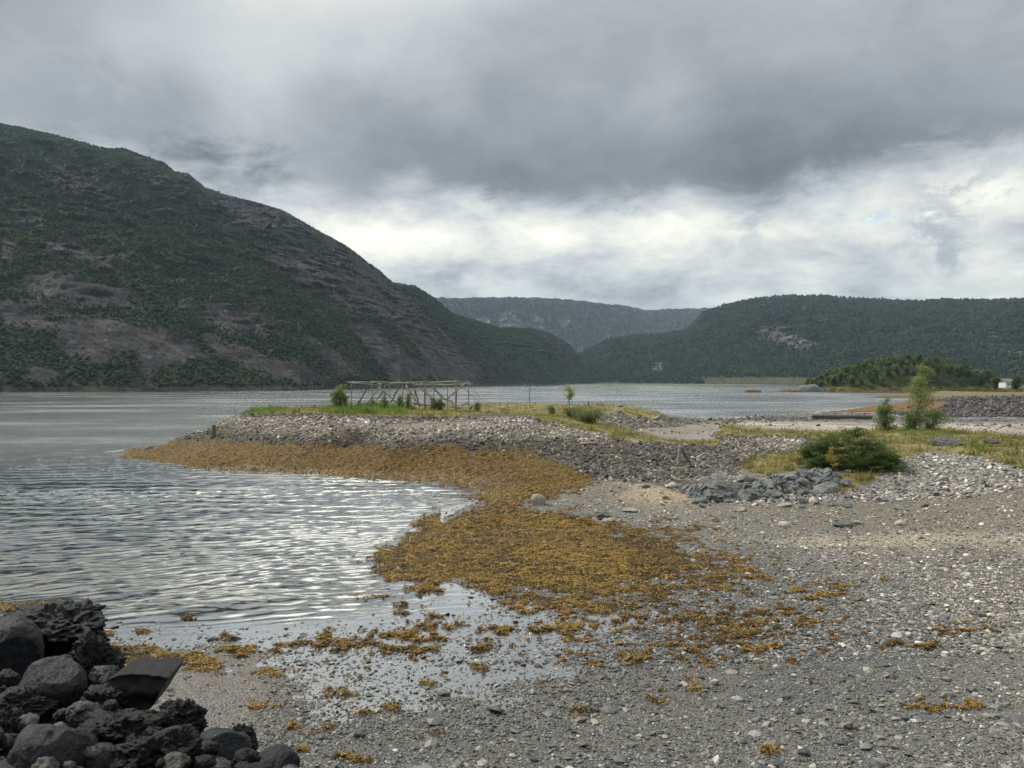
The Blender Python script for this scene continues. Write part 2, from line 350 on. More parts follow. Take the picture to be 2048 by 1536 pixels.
PATCH = [(1030, 1209, 32, 9), (1185, 1218, 110, 18), (1245, 1213, 60, 11), (1135, 1257, 62, 17), (690, 1288, 85, 16), (838, 1268, 42, 20), (800, 1302, 60, 14), (770, 1274, 40, 8), (870, 1255, 40, 7), (968, 1299, 28, 8), (710, 1350, 24, 8), (680, 1392, 32, 13),
         (550, 1348, 32, 11), (525, 1412, 32, 10), (450, 1280, 30, 6), (490, 1305, 60, 9), (650, 1120, 0, 0), (1450, 1255, 75, 38), (1390, 1240, 60, 12), (1560, 1228, 45, 12), (1640, 1195, 40, 9), (1600, 1180, 25, 8), (1350, 1300, 40, 13), (1310, 1405, 36, 10), (1270, 1320, 45, 8),
         (1480, 1270, 50, 24), (1250, 1250, 40, 7), (1180, 1330, 35, 8), (1540, 1504, 26, 8), (1900, 1262, 40, 7), (1970, 1262, 22, 5), (1790, 1290, 25, 7), (1850, 1296, 30, 6), (1850, 1410, 40, 12), (1940, 1414, 22, 8), (1610, 1250, 25, 11), (1060, 1225, 25, 6), (960, 1340, 22, 8), (870, 1368, 22, 6), (625, 1455, 35, 7), (780, 1418, 18, 6), (580, 1455, 25, 7), (720, 1430, 26, 6), (1000, 1262, 28, 8), (1140, 1425, 22, 7),
         (1090, 1262, 30, 7), (1680, 1175, 30, 8), (1760, 1160, 20, 6), (1520, 1300, 45, 10), (1430, 1330, 45, 8), (1380, 1375, 35, 9), (1700, 1240, 18, 6), (600, 1500, 22, 8), (700, 1520, 35, 9), (20, 1217, 70, 9), (770, 1200, 30, 4), (730, 1202, 18, 4), (800, 1214, 18, 4), (765, 1128, 45, 6), (805, 1230, 22, 4), (860, 1185, 25, 4), (375, 1240, 14, 3), (120, 1217, 30, 4), (880, 1235, 18, 4)]
def weed_amount(x, y, z):
    px, py = PX(x, y, z)
    n = fbm(np.asarray(x) * .9, np.asarray(y) * .9, oct=4) ; nf = fbm(np.asarray(x) * 2.6 + 3, np.asarray(y) * 2.6, oct=4); n2 = fbm(np.asarray(x) * .25, np.asarray(y) * .25, oct=3)
    edge = (10 + (np.asarray(py) - 900) * .05) * (1 + 1.6 * sstep(1180, 1450, px))
    s = sdpoly(px, py, POLY['weed']) / edge + n * 2.6 + nf * 2.0 + n2 * .8 + np.where((py < 1000) | (px < 880), .9, -.3)
    a = sstep(-.2, .7, s) * (1 - .55 * sstep(.30, .5, nf) * sstep(4, 1, s))
    s2 = sdpoly(px, py, POLY['weed2']) / 22 + n * 4 - .6
    a = np.maximum(a, sstep(-.1, .6, s2) * .9)
    for cx, cy, rx, ry in PATCH:
        if rx == 0: continue
        q = .62 - np.hypot((px - cx) / rx, (py - cy) / ry) * .8 + nf * 2.6
        a = np.maximum(a, sstep(-.05, .5, q) * (np.abs(px - cx) < rx * 2.2) * (np.abs(py - cy) < ry * 2.2 + 3))
    # strewn wrack on the lower beach
    dd = np.clip(1 - np.hypot((px - 1450) / 650, (py - 1270) / 180), 0, 1) + .35 * np.clip(1 - np.hypot((px - 800) / 900, (py - 1400) / 220), 0, 1)
    n3 = fbm(np.asarray(x) * 2.1 + 40, np.asarray(y) * 2.1, oct=3)
    a = np.maximum(a, sstep(.36, .58, nf * .8 + n3 * .6 + dd * .5 - .12) * .55 * (dd > 0))
    return a * ((z > -.25) | (a > .9))
def zone(x, y, z):
    """dict of cover weights at world points"""
    px, py = PX(x, y, np.asarray(z)); n = fbm(np.asarray(x) * .5, np.asarray(y) * .5, oct=4) ; o = {}
    def pm(k, soft=5, amp=8): return sstep(-soft, soft, sdpoly(px, py, POLY[k]) + n * amp)
    o['weed'] = weed_amount(x, y, z) * (np.asarray(y) < 130)
    g = np.maximum.reduce([pm('grassP', 2, 4), pm('grass3', 2, 4), pm('grassR', 4, 8), pm('grassO', 3, 8)])
    near = (np.asarray(y) > 37) & (np.asarray(y) < 125)
    o['grass'] = g * near
    o['green'] = np.maximum(pm('greenP', 4, 6), pm('green2', 4, 6)) * near
    o['emb'] = pm('emb', 2, 2) * (np.asarray(y) > 130)
    o['embweed'] = pm('embweed', 2, 4) * (np.asarray(y) > 130)
    o['sand'] = np.maximum(pm('sand', 3, 6) * (np.asarray(y) > 52), pm('ledge', 2, 3) * .8)
    o['big'] = pm('bigrub', 4, 6) * near
    o['rubR'] = pm('rubR', 10, 15) * near
    o['n'] = n; o['px'] = px; o['py'] = py
    return o
def H(x, y, Z=None):
    x = np.asarray(x, float); y = np.asarray(y, float)
    z = H0(x, y)
    far = sstep(15, 60, y)
    z = z + fbm(x * .35, y * .35, oct=4) * (.02 + .12 * far) * sstep(-.3, .4, z + .1) * (z > -.6) 
    z = z + fbm(x * 4.5, y * 4.5, oct=3) * .014 * sstep(32, 26, y)
    z = z + (fbm(x * 1.7, y * 1.7, oct=3) * .022 + .012) * sstep(24, 40, y) + fbm(x * 1.1 + 5, y * 1.1, oct=3) * .018 - .019 * sstep(30, 24, y) * sstep(.25, .05, z)
    return z
def hit(px, py, dmin=4.0, dmax=320.0):
    D = np.exp(np.linspace(math.log(dmin), math.log(dmax), 6000))
    x = (px - HX) / F * D; zr = CAMH - (py - HY) / F * D
    k = np.argmax(H(x, D) >= zr)
    return (float(x[k]), float(D[k]), float(H(x[k], D[k])))
# ------------------------------------------------------------------ ground sheet
def C3(*c): return np.array(c, float)
def mixv(a, b, w): w = np.asarray(w)[..., None]; return a * (1 - w) + b * w
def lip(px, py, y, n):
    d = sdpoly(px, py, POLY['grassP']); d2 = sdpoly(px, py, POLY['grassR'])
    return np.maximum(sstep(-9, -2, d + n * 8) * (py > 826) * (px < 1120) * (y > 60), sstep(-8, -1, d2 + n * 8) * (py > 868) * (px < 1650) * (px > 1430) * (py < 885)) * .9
def ground_cols(x, y, z, Zn):
    n, px, py = Zn['n'], Zn['px'], Zn['py']
    n2 = fbm(x * .12, y * .12, oct=4); n3 = fbm(x * 3, y * 3, oct=3)
    c = np.zeros(x.shape + (3,)) + C3(.14, .135, .125)
    c = mixv(c, C3(.15, .135, .11), sstep(.25, .6, z + n * .3))                       # dry pebbles
    c = mixv(c, C3(.22, .195, .16), sstep(0, .5, n2 + n3 * .3) * .7)
    rub = sdpoly(px, py, [(1270, 960), (1390, 960), (1400, 1010), (1320, 1020), (1230, 1000)])
    c = mixv(c, C3(.31, .25, .18), sstep(-10, 20, rub + n * 15) * .9)                # shell-sand patch
    pale = sdpoly(px, py, [(1500, 1078), (1800, 1065), (2400, 1060), (2400, 1110), (1900, 1095), (1600, 1100)])
    c = mixv(c, C3(.34, .30, .23), sstep(-8, 14, pale + n * 16) * .7)
    c = mixv(c, C3(.20, .175, .14), sstep(.08, -.12, z) * (y < 60))                       # silty bed
    c = mixv(c, C3(.30, .25, .21), sstep(-40, 40, sdpoly(px, py, [(230, 1330), (600, 1300), (760, 1330), (560, 1400), (500, 1500), (300, 1420)]) + n * 30) * .6)
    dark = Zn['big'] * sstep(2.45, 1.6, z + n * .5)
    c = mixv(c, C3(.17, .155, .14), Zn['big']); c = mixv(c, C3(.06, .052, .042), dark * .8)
    c = mixv(c, C3(.20, .195, .185), Zn['rubR'])
    pink = sdpoly(px, py, [(1440, 880), (1640, 880), (1640, 905), (1500, 915), (1400, 960), (1330, 950), (1400, 900)])
    c = mixv(c, C3(.30, .27, .26), sstep(-10, 15, pink))
    c = mixv(c, mixv(mixv(C3(.25, .22, .195), C3(.40, .345, .31), sstep(88, 105, y)), C3(.17, .15, .13), sstep(-.1, .5, n2 + n3 * .5)), Zn['sand'] * (y > 40)); c = mixv(c, C3(.22, .19, .16), Zn['sand'] * sstep(.3, .0, z) * (y > 90))
    c = mixv(c, C3(.13, .125, .06), sstep(165, 175, y) * (z > 1)); c = mixv(c, C3(.10, .07, .035), sstep(165, 180, y) * (z < 1)); c = mixv(c, C3(.085, .075, .065), sstep(-4, 3, sdpoly(px, py, POLY['moundrub']) + n * 6) * (y > 60) * (1 - Zn['grass'])); c = mixv(c, C3(.06, .055, .06), Zn['emb']); c = mixv(c, C3(.15, .085, .03), Zn['embweed'])
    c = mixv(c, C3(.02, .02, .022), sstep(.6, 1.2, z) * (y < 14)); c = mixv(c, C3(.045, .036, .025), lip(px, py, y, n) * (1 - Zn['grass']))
    dry = mixv(C3(.14, .125, .05), C3(.26, .22, .10), sstep(-.3, .4, n)); dry = mixv(dry, C3(.09, .08, .045), sstep(.1, .5, fbm(x * .6 + 7, y * .6, oct=4)) * .8)
    c = mixv(c, dry, Zn['grass']); c = mixv(c, C3(.10, .16, .04), Zn['green'] * sstep(-.4, .3, n))
    wd = mixv(C3(.13, .075, .018), C3(.08, .045, .014), sstep(-.2, .5, n3))
    c = c * (1 - (C3(.24, .21, .16) * sstep(.35, .1, z + n * .1)[..., None]))
    wet = sstep(.30, .0, z) * (y < 60)
    c = c * (1 - .32 * wet * (z > -.05))[..., None]
    c = mixv(c, wd, sstep(.2, .8, Zn['weed']))
    return c, wet
def build_ground():
    D = np.concatenate([np.geomspace(1.2, 11, 60)[:-1], np.geomspace(11, 34, 460)[:-1], np.geomspace(34, 92, 560)[:-1], np.geomspace(92, 330, 200)])
    A = np.linspace(-.80, .80, 1000); T = np.tan(A)
    y = np.repeat(D[:, None], len(A), 1); x = y * T[None, :]
    x = np.clip(x, -168, 168)
    z = H(x, y); Zn = zone(x, y, z)
    c, wet = ground_cols(x, y, z, Zn)
    n3 = fbm(x * 2.5, y * 2.5, oct=3); n4 = fbm(x * 7, y * 7, oct=2)
    lump = sstep(-.3, .6, n3) * (.04 + .0022 * np.clip(y, 0, 80)) + .025 * n4
    z = z + Zn['weed'] * np.clip(lump + .02, 0, 1) * (z > -.2) + Zn['grass'] * .05 * n3 + Zn['big'] * .08 * n4
    V = np.stack([x, y, z], -1).reshape(-1, 3)
    nr, nc = x.shape; i = np.arange(nr * nc).reshape(nr, nc)
    Fc = np.stack([i[:-1, :-1], i[:-1, 1:], i[1:, 1:], i[1:, :-1]], -1).reshape(-1, 4)
    rough = .85 - .5 * wet - .2 * Zn['weed']
    grit = 1 - .85 * np.maximum(Zn['grass'], Zn['sand']) - .6 * Zn['weed']
    spec = .25 + .35 * wet
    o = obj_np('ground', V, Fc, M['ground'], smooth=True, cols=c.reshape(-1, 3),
               attrs=dict(rough=rough.ravel(), grit=np.clip(grit, .1, 1).ravel(), spec=spec.ravel()))
    tag(o, 'gravel beach with its grassy banks and sand flats round the bay', kind='structure')
build_ground()

# ------------------------------------------------------------------ many small pieces merged into one mesh
def ico(sub=1):
    bm = bmesh.new(); bmesh.ops.create_icosphere(bm, subdivisions=sub, radius=1)
    V = np.array([v.co[:] for v in bm.verts]); Fc = np.array([[v.index for v in f.verts] for f in bm.faces]); bm.free()
    return V, Fc
def stone_variants(n=8, sub=1, seed=1):
    r = np.random.default_rng(seed); V, Fc = ico(sub); out = []
    for _ in range(n):
        N = r.normal(size=(9, 3)); N /= np.linalg.norm(N, axis=1)[:, None]
        d = r.uniform(.55, .95, 9)
        dn = V @ N.T; rad = np.min(np.where(dn > .15, d / np.maximum(dn, .15), 9), axis=1)
        out.append(V * np.clip(rad, .4, 1.15)[:, None])
    return np.array(out), Fc
def rotm(yaw, pitch, roll):
    cy, sy, cp, sp, cr, sr = np.cos(yaw), np.sin(yaw), np.cos(pitch), np.sin(pitch), np.cos(roll), np.sin(roll)
    R = np.empty((len(yaw), 3, 3))
    R[:, 0, 0] = cy * cr - sy * sp * sr; R[:, 0, 1] = -sy * cp; R[:, 0, 2] = cy * sr + sy * sp * cr
    R[:, 1, 0] = sy * cr + cy * sp * sr; R[:, 1, 1] = cy * cp; R[:, 1, 2] = sy * sr - cy * sp * cr
    R[:, 2, 0] = -cp * sr; R[:, 2, 1] = sp; R[:, 2, 2] = cp * cr
    return R
def pieces(var, Fc, pos, S, R, cols):
    """var (k,n,3) variants; pos (N,3); S (N,3); R (N,3,3); cols (N,3)"""
    N = len(pos); k, n, _ = var.shape
    v = var[rng.integers(0, k, N)] * S[:, None, :]
    v = np.einsum('nij,nvj->nvi', R, v) + pos[:, None, :]
    f = Fc[None] + (np.arange(N) * n)[:, None, None]
    return v.reshape(-1, 3), f.reshape(-1, Fc.shape[1]), np.repeat(cols, n, 0)
def sample(N, d0, d1, px0=-60, px1=2110, pw=1.0):
    """ground points, denser near by (pw=1: even per unit of view angle)"""
    u = rng.random(N)
    D = 1 / (1 / d0 + (1 / d1 - 1 / d0) * u) if pw == 1 else np.sqrt(d0 ** 2 + (d1 ** 2 - d0 ** 2) * u) if pw == 0 else np.exp(np.log(d0) + np.log(d1 / d0) * u)
    x = (rng.uniform(px0, px1, N) - HX) / F * D
    return x, D, H(x, D)
def stone_colors(N, x, y, z, Zn, base=1.0):
    r = rng.random(N)
    pal = np.array([(.26, .26, .25), (.15, .155, .16), (.08, .085, .09), (.38, .35, .29), (.62, .60, .56), (.24, .17, .135), (.33, .30, .30), (.20, .21, .18)])
    p = np.array([.26, .24, .14, .12, .05, .05, .07, .07]); k = np.searchsorted(np.cumsum(p), r * .999)
    c = pal[np.clip(k, 0, 7)] * rng.uniform(.55, 1.4, (N, 1)) * base * C3(1.06, 1.03, .98)
    return c
V20, F20 = stone_variants(8, 1, 1)
def stones(name, label, specs, mat='stone'):
    VV, FF, CC, RR, off = [], [], [], [], 0
    for s in specs:
        x, y, z = sample(s['n'], *s['d'], pw=s.get('pw', 1))
        Zn = zone(x, y, z)
        keep = rng.random(len(x)) < s['keep'](x, y, z, Zn)
        x, y, z = x[keep], y[keep], z[keep]; Zn = {k: v[keep] for k, v in Zn.items()}; N = len(x)
        sz = s['s'][0] * (s['s'][1] / s['s'][0]) ** (rng.random(N) ** s.get('e', 1.6))
        S = np.stack([sz * rng.uniform(.8, 1.3, N), sz * rng.uniform(.6, 1.1, N), sz * rng.uniform(*s.get('flat', (.25, .6)), N)], 1)
        c = stone_colors(N, x, y, z, Zn)
        if 'col' in s: c = s['col'](c, x, y, z, Zn)
        c = c * (1 - C3(.24, .21, .16) * sstep(.38, .15, z)[:, None])
        wet = sstep(.35, .02, z) * (y < 60)
        c = c * (1 - .38 * wet)[:, None]
        pos = np.stack([x, y, z + S[:, 2] * s.get('up', .35)], 1)
        t = s.get('tilt', .35)
        R = rotm(rng.uniform(0, 2 * PI, N), rng.normal(0, t, N), rng.normal(0, t, N))
        v, f, cc = pieces(V20, F20, pos, S, R, c)
        VV.append(v); FF.append(f + off); CC.append(cc); off += len(v)
        RR.append(np.repeat(.8 - .5 * wet, V20.shape[1]))
    o = obj_np(name, np.concatenate(VV), np.concatenate(FF), M[mat], cols=np.concatenate(CC), attrs=dict(rough=np.concatenate(RR)))
    return tag(o, label, kind='stuff')
no_weed = lambda Zn: 1 - np.clip(Zn['weed'] * 1.2, 0, 1)
def k_beach(x, y, z, Zn):
    flat = sstep(.0, .05, z + .5 * (Zn['n'] * .06)) * .55 + .45
    silt = sstep(-40, 60, sdpoly(Zn['px'], Zn['py'], [(100, 1270), (600, 1255), (930, 1260), (900, 1330), (560, 1420), (450, 1536), (300, 1420)]) )
    return (z > -.06) * flat * (1 - .7 * silt) * (.12 + .88 * no_weed(Zn)) * (1 - Zn['grass'])
def c_bank(c, x, y, z, Zn):
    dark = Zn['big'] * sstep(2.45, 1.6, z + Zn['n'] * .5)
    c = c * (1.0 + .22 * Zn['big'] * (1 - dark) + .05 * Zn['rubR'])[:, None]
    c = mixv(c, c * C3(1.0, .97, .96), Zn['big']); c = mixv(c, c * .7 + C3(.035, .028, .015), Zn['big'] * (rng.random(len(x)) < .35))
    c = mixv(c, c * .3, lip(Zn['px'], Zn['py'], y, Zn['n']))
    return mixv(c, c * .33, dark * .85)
stones('gravel', 'grey and tan pebbles covering the beach',
    [dict(n=100000, d=(11.5, 26), s=(.012, .045), keep=k_beach, e=2.2, tilt=.3),
     dict(n=75000, d=(18, 46), s=(.025, .09), keep=k_beach, e=2.4, tilt=.25),
     dict(n=26000, d=(14, 27), s=(.02, .055), e=1.5, tilt=.3, up=.5, keep=lambda x, y, z, Zn: (z < .03) * (z > -.045) * sstep(-60, 40, sdpoly(Zn['px'], Zn['py'], [(560, 1290), (1000, 1210), (1400, 1190), (1450, 1300), (1250, 1420), (800, 1480), (500, 1500)])) * (1 - Zn['weed']), col=lambda c, x, y, z, Zn: c * .75),
     dict(n=1600, d=(12, 45), s=(.07, .16), keep=k_beach, e=3, tilt=.2)])
stones('bank_rubble', 'broken rubble stones heaped on the slopes of the spit and the banks',
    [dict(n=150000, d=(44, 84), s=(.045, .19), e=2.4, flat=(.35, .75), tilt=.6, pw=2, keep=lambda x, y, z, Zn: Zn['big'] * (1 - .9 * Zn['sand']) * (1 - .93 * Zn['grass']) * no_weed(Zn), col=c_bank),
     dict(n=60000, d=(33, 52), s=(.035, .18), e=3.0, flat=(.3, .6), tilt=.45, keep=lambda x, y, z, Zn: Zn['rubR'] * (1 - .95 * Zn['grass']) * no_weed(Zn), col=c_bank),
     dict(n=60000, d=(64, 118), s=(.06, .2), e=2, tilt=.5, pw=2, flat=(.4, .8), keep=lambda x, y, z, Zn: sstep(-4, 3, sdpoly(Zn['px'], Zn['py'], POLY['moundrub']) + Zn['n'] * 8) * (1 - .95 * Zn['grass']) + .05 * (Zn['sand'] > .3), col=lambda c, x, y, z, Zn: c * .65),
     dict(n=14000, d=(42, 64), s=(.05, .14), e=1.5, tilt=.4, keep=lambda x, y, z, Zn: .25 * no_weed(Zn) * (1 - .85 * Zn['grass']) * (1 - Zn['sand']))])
stones('far_rubble', 'dark rubble of the far embankment and the stones scattered on the sand flats',
    [dict(n=60000, d=(128, 235), s=(.12, .5), e=1.6, flat=(.4, .8), tilt=.5, pw=2, keep=lambda x, y, z, Zn: Zn['emb'] * (1 - .95 * Zn['embweed']), col=lambda c, x, y, z, Zn: c * C3(.36, .35, .40)),
     dict(n=26000, d=(88, 172), s=(.10, .38), e=2, tilt=.3, pw=2, keep=lambda x, y, z, Zn: (z > 0.0) * (1 - Zn['emb']) * (sstep(-6, 4, sdpoly(Zn['px'], Zn['py'], [(1380, 842), (1500, 833), (1740, 830), (1745, 838), (1500, 842), (1440, 850)]) + 3 * Zn['n']) + .8 * (x > 45) * sstep(.1, .35, fbm(x * .12, y * .06, oct=3)) * sstep(-12, 4, sdpoly(Zn['px'], Zn['py'], [(1860, 841), (2400, 838), (2400, 846), (1860, 850)])) + .015), col=lambda c, x, y, z, Zn: c * C3(.45, .4, .37))])

# ------------------------------------------------------------------ seaweed
def weed():
    # a bent ribbon of three quads, as the piece that is scattered
    out = []
    for k in range(8):
        r = np.random.default_rng(60 + k); v = []
        b = r.normal(0, .35, 2)
        for i in range(4):
            t = i / 3; w = (.16, .3, .26, .08)[i]; cx = b[0] * t * t * 1.6; cz = math.sin(t * 2.6) * .34 * r.uniform(.5, 1.2)
            v += [(t * 2 - 1, cx - w, cz), (t * 2 - 1, cx + w, cz + b[1] * .2)]
        out.append(v)
    var = np.array(out); Fc = np.array([[0, 2, 3, 1], [2, 4, 5, 3], [4, 6, 7, 5]])
    VV, FF, CC, off = [], [], [], 0
    for n, d, s, pw in ((330000, (12, 42), (.025, .062), 1), (380000, (18, 37), (.03, .07), 2), (420000, (34, 74), (.035, .09), 2)):
        x, y, z = sample(n, *d, pw=pw)
        a = weed_amount(x, y, z); k = rng.random(n) < a * 1.1
        x, y, z, a = x[k], y[k], z[k], a[k]; N = len(x)
        n3 = fbm(x * 2.5, y * 2.5, oct=3); n4 = fbm(x * 7, y * 7, oct=2)
        lump = sstep(-.3, .6, n3) * (.04 + .0022 * np.clip(y, 0, 80)) + .025 * n4
        z = np.maximum(z, -.004) + a * np.clip(lump + .02, 0, 1) + .008
        S = rng.uniform(s[0], s[1], N)[:, None] * np.stack([rng.uniform(.7, 1.3, N), rng.uniform(.6, 1.2, N), rng.uniform(.5, 1.3, N)], 1)
        R = rotm(rng.uniform(0, 2 * PI, N), rng.normal(0, .3, N), rng.normal(0, .35, N))
        g = fbm(x * .3 + 3, y * .3, oct=2) * .7 + fbm(x * 1.6, y * 1.6, oct=3) * 1.1 - lump * 2.5 + .25 + rng.normal(0, .25, N)
        c = mixv(C3(.34, .205, .045), C3(.085, .06, .024), sstep(-.2, .6, g)); c = mixv(c, C3(.36, .26, .07), sstep(.25, .8, rng.random(N) - g * .4) * .6)
        red = (a < .8) & (rng.random(N) < .5); c[red] = C3(.16, .07, .03) * rng.uniform(.7, 1.3, (red.sum(), 1))
        c *= rng.uniform(.45, 1.2, (N, 1))
        v, f, cc = pieces(var, Fc, np.stack([x, y, z], 1), S, R, c)
        VV.append(v); FF.append(f + off); CC.append(cc); off += len(v)
    tag(obj_np('seaweed', np.concatenate(VV), np.concatenate(FF), M['weed'], cols=np.concatenate(CC)), 'golden brown bladderwrack carpeting the tide line', kind='stuff')
weed()

# ------------------------------------------------------------------ grass
def grass():
    out = []
    for k in range(6):
        r = np.random.default_rng(90 + k); v = []
        for i in range(4):
            a = r.uniform(0, 2 * PI); l = r.uniform(.15, .7); bx, by = r.normal(0, .25, 2); h = r.uniform(.6, 1.1); w = .09
            v += [(bx - w * math.sin(a), by + w * math.cos(a), 0), (bx + w * math.sin(a), by - w * math.cos(a), 0), (bx + l * math.cos(a), by + l * math.sin(a), h)]
        out.append(v)
    var = np.array(out); Fc = np.arange(12).reshape(4, 3)
    x, y, z = sample(230000, 38, 122, pw=2)
    Zn = zone(x, y, z)
    n = fbm(x * .8, y * .8, oct=3)
    bare = sdpoly(Zn['px'], Zn['py'], [(1810, 885), (1900, 888), (1960, 900), (1940, 912), (1850, 905), (1780, 915)])
    k = (rng.random(len(x)) < Zn['grass'] * (.55 + .9 * n) * (1 - .6 * sstep(-5, 8, bare)))
    x, y, z, n = x[k], y[k], z[k], n[k]; Zn = {q: w[k] for q, w in Zn.items()}; N = len(x)
    h = rng.uniform(.07, .26, N) * (1 + 1.3 * sstep(.1, .45, fbm(x * .6 + 7, y * .6, oct=4))) * (1 + .9 * Zn['green']) * (1 + .6 * n)
    S = np.stack([h * .9, h * .9, h], 1); R = rotm(rng.uniform(0, 2 * PI, N), rng.normal(0, .15, N), rng.normal(0, .15, N))
    c = mixv(C3(.25, .21, .075), C3(.15, .165, .055), sstep(-.35, .35, n + rng.normal(0, .25, N)))
    c = mixv(c, C3(.36, .30, .14), (rng.random(N) < .16) * .8); c = mixv(c, C3(.40, .24, .04), (rng.random(N) < .1) * sstep(-30, 10, sdpoly(Zn['px'], Zn['py'], POLY['grassO'])))
    m_ = fbm(x * .45 + 7, y * .45, oct=4); c = mixv(c, C3(.10, .10, .04), sstep(.05, .4, m_) * .75); c = mixv(c, C3(.38, .34, .08), sstep(.1, .4, -m_) * .5)
    c = mixv(c, C3(.12, .20, .045), Zn['green'] * .85)
    g2 = np.maximum(sstep(-8, 8, sdpoly(Zn['px'], Zn['py'], [(1760, 866), (1800, 850), (1880, 856), (1900, 872), (1800, 876)])), sstep(-8, 8, sdpoly(Zn['px'], Zn['py'], [(1930, 890), (1990, 895), (1960, 912), (1900, 908)])))
    c = mixv(c, C3(.15, .20, .05), g2 * .7)
    v, f, cc = pieces(var, Fc, np.stack([x, y, z - .01], 1), S, R, c * rng.uniform(.7, 1.25, (N, 1)))
    tag(obj_np('grass', v, f, M['grass'], cols=cc), 'dry yellow and green grass on the banks', kind='stuff')
grass()

# ------------------------------------------------------------------ water
def mat_water():
    m = NT('sea_water'); P = m.pos(); shallow = m.attr('shallow'); far = m.attr('far')
    st = m.n('ShaderNodeMapping', 0, None, Vector=P, Scale=(.5, 1.0, 1.0), Rotation=(0, 0, .25))
    a = m.noise(st, 3.2, 3, .6); b = m.noise(st, .7, 8, .8); st2 = m.n('ShaderNodeMapping', 0, None, Vector=P, Scale=(.8, 1.0, 1.0), Rotation=(0, 0, .1)); c = m.noise(st2, .22, 8, .8)
    h = m.math('ADD', m.math('MULTIPLY', a, .012), m.math('MULTIPLY', m.math('MULTIPLY_ADD', b, .07, 0.0), far))
    h = m.math('ADD', h, m.math('MULTIPLY', m.math('MULTIPLY', c, .34), far))
    h = m.math('MULTIPLY', h, m.math('SUBTRACT', 1.0, m.math('MULTIPLY', shallow, .8)))
    nrm = m.bump(h, 1.0, 1.0)
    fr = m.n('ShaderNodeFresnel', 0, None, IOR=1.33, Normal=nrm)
    fr = m.math('MINIMUM', m.math('MULTIPLY_ADD', fr, m.math('MULTIPLY_ADD', shallow, 1.9, 2.1), .015), m.math('MULTIPLY_ADD', far, -.08, .95))  # reflectance raised above true fresnel to brighten the reflections, most in the shallows
    gl = m.n('ShaderNodeBsdfGlossy', 0, None, Color=(1, 1, 1, 1), Roughness=m.math('ADD', m.math('MULTIPLY_ADD', m.math('MULTIPLY', far, m.ramp(m.noise(m.n('ShaderNodeMapping', 0, None, Vector=P, Scale=(.35, 1, 1)), .045, 5, .6), [(.38, .15), (.62, 1.0)])), .19, .025), m.math('MULTIPLY', shallow, .16)), Normal=nrm)
    deep = m.n('ShaderNodeBsdfDiffuse', 0, None, Color=(.010, .022, .022, 1), Roughness=0.0)
    cl = m.n('ShaderNodeBsdfTransparent', 0, None, Color=(.93, .93, .88, 1))
    body = m.n('ShaderNodeMixShader', 0, None, i0=m.attr('clear'), i1=deep, i2=cl)
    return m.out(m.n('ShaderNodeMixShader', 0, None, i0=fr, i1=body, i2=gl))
M['water'] = mat_water()
def build_water():
    q = np.concatenate([np.arange(6.1, 60, 1.5), np.arange(60, 130, .32), np.arange(130, 200, .42), np.arange(200, 640, .62), np.arange(640, 1500, 20)])[::-1]
    D = np.concatenate([CAMH * F / q, [2200, 3500, 6000, 12000, 25000, 60000]])
    A = np.linspace(-1.0, 1.0, 1150); T = np.tan(np.sign(A) * np.where(np.abs(A) < .62, np.abs(A), .62 + (np.abs(A) - .62) * 1.9))
    y = np.repeat(D[:, None], len(A), 1); x = y * T[None, :]
    dep = -H(x, np.clip(y, 0, 300)); dep = np.where((y > 250) | (np.abs(x) > 165), 5, dep)
    near = sstep(92, 52, y)
    am = .029 * near * sstep(-.0, .16, dep)
    wx = x + 2.0 * fbm(x * .10, y * .10, oct=2) + .5 * pn(x * .4, y * .4); wy = y + 1.6 * fbm(x * .08 + 9, y * .08, oct=3) + .35 * pn(x * .35 + 4, y * .5)
    z = np.zeros_like(x)
    for th, lam, a, ph in ((.36, .60, 1.0, 0), (.24, .43, .5, 1.3), (.52, .9, .7, 2.1), (.08, .31, .22, .4), (.70, .38, .28, 3.3), (-.10, .75, .35, 5.0)):
        mod = .55 + .9 * (fbm(x * .35 + ph * 7, y * .5, oct=2) + .35)
        s = np.sin((-math.sin(th) * wx + math.cos(th) * wy) * 2 * PI / lam + ph)
        z += a * mod * (s + .28 * np.cos(2 * np.arcsin(np.clip(s, -1, 1))))
    gust = 1 + .7 * sstep(.0, .4, fbm(x * .045, y * .10 + 3, oct=3)) * sstep(28, 45, y)
    z = z * am * gust * .62
    zl = np.zeros_like(x)
    for th, lam, a, ph in ((.30, 1.7, .5, 0), (.62, 2.4, .8, 1.0), (.08, 3.3, 1.0, 2.2), (.45, 4.6, 1.0, 3.0), (-.2, 2.0, .5, 4.0)):
        mod = .4 + 1.3 * np.clip(fbm(x * .16 + ph * 5, y * .2, oct=2) + .3, 0, 1)
        zl += a * mod * np.sin((-math.sin(th) * wx + math.cos(th) * wy) * 2 * PI / lam + ph + 1.5 * pn(x * .3 + ph, y * .3))
    z = z + zl * .021 * sstep(45, 80, y) * sstep(210, 150, y) * sstep(0, .4, dep)
    V = np.stack([x, y, z], -1).reshape(-1, 3); nr, nc = x.shape; i = np.arange(nr * nc).reshape(nr, nc)
    Fc = np.stack([i[:-1, :-1], i[:-1, 1:], i[1:, 1:], i[1:, :-1]], -1).reshape(-1, 4)
    # leave the water out where the land stands well above it
    land = (dep < -.35).ravel(); Fc = Fc[~land[Fc].all(1)]
    clear = np.exp(-np.clip(dep, 0, 9) * 2.6); far = sstep(42, 84, y + 4 * fbm(x * .05, y * .05, oct=2))
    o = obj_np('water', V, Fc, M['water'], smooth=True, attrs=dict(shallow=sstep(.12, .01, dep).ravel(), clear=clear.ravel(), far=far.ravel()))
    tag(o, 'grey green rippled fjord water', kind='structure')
build_water()
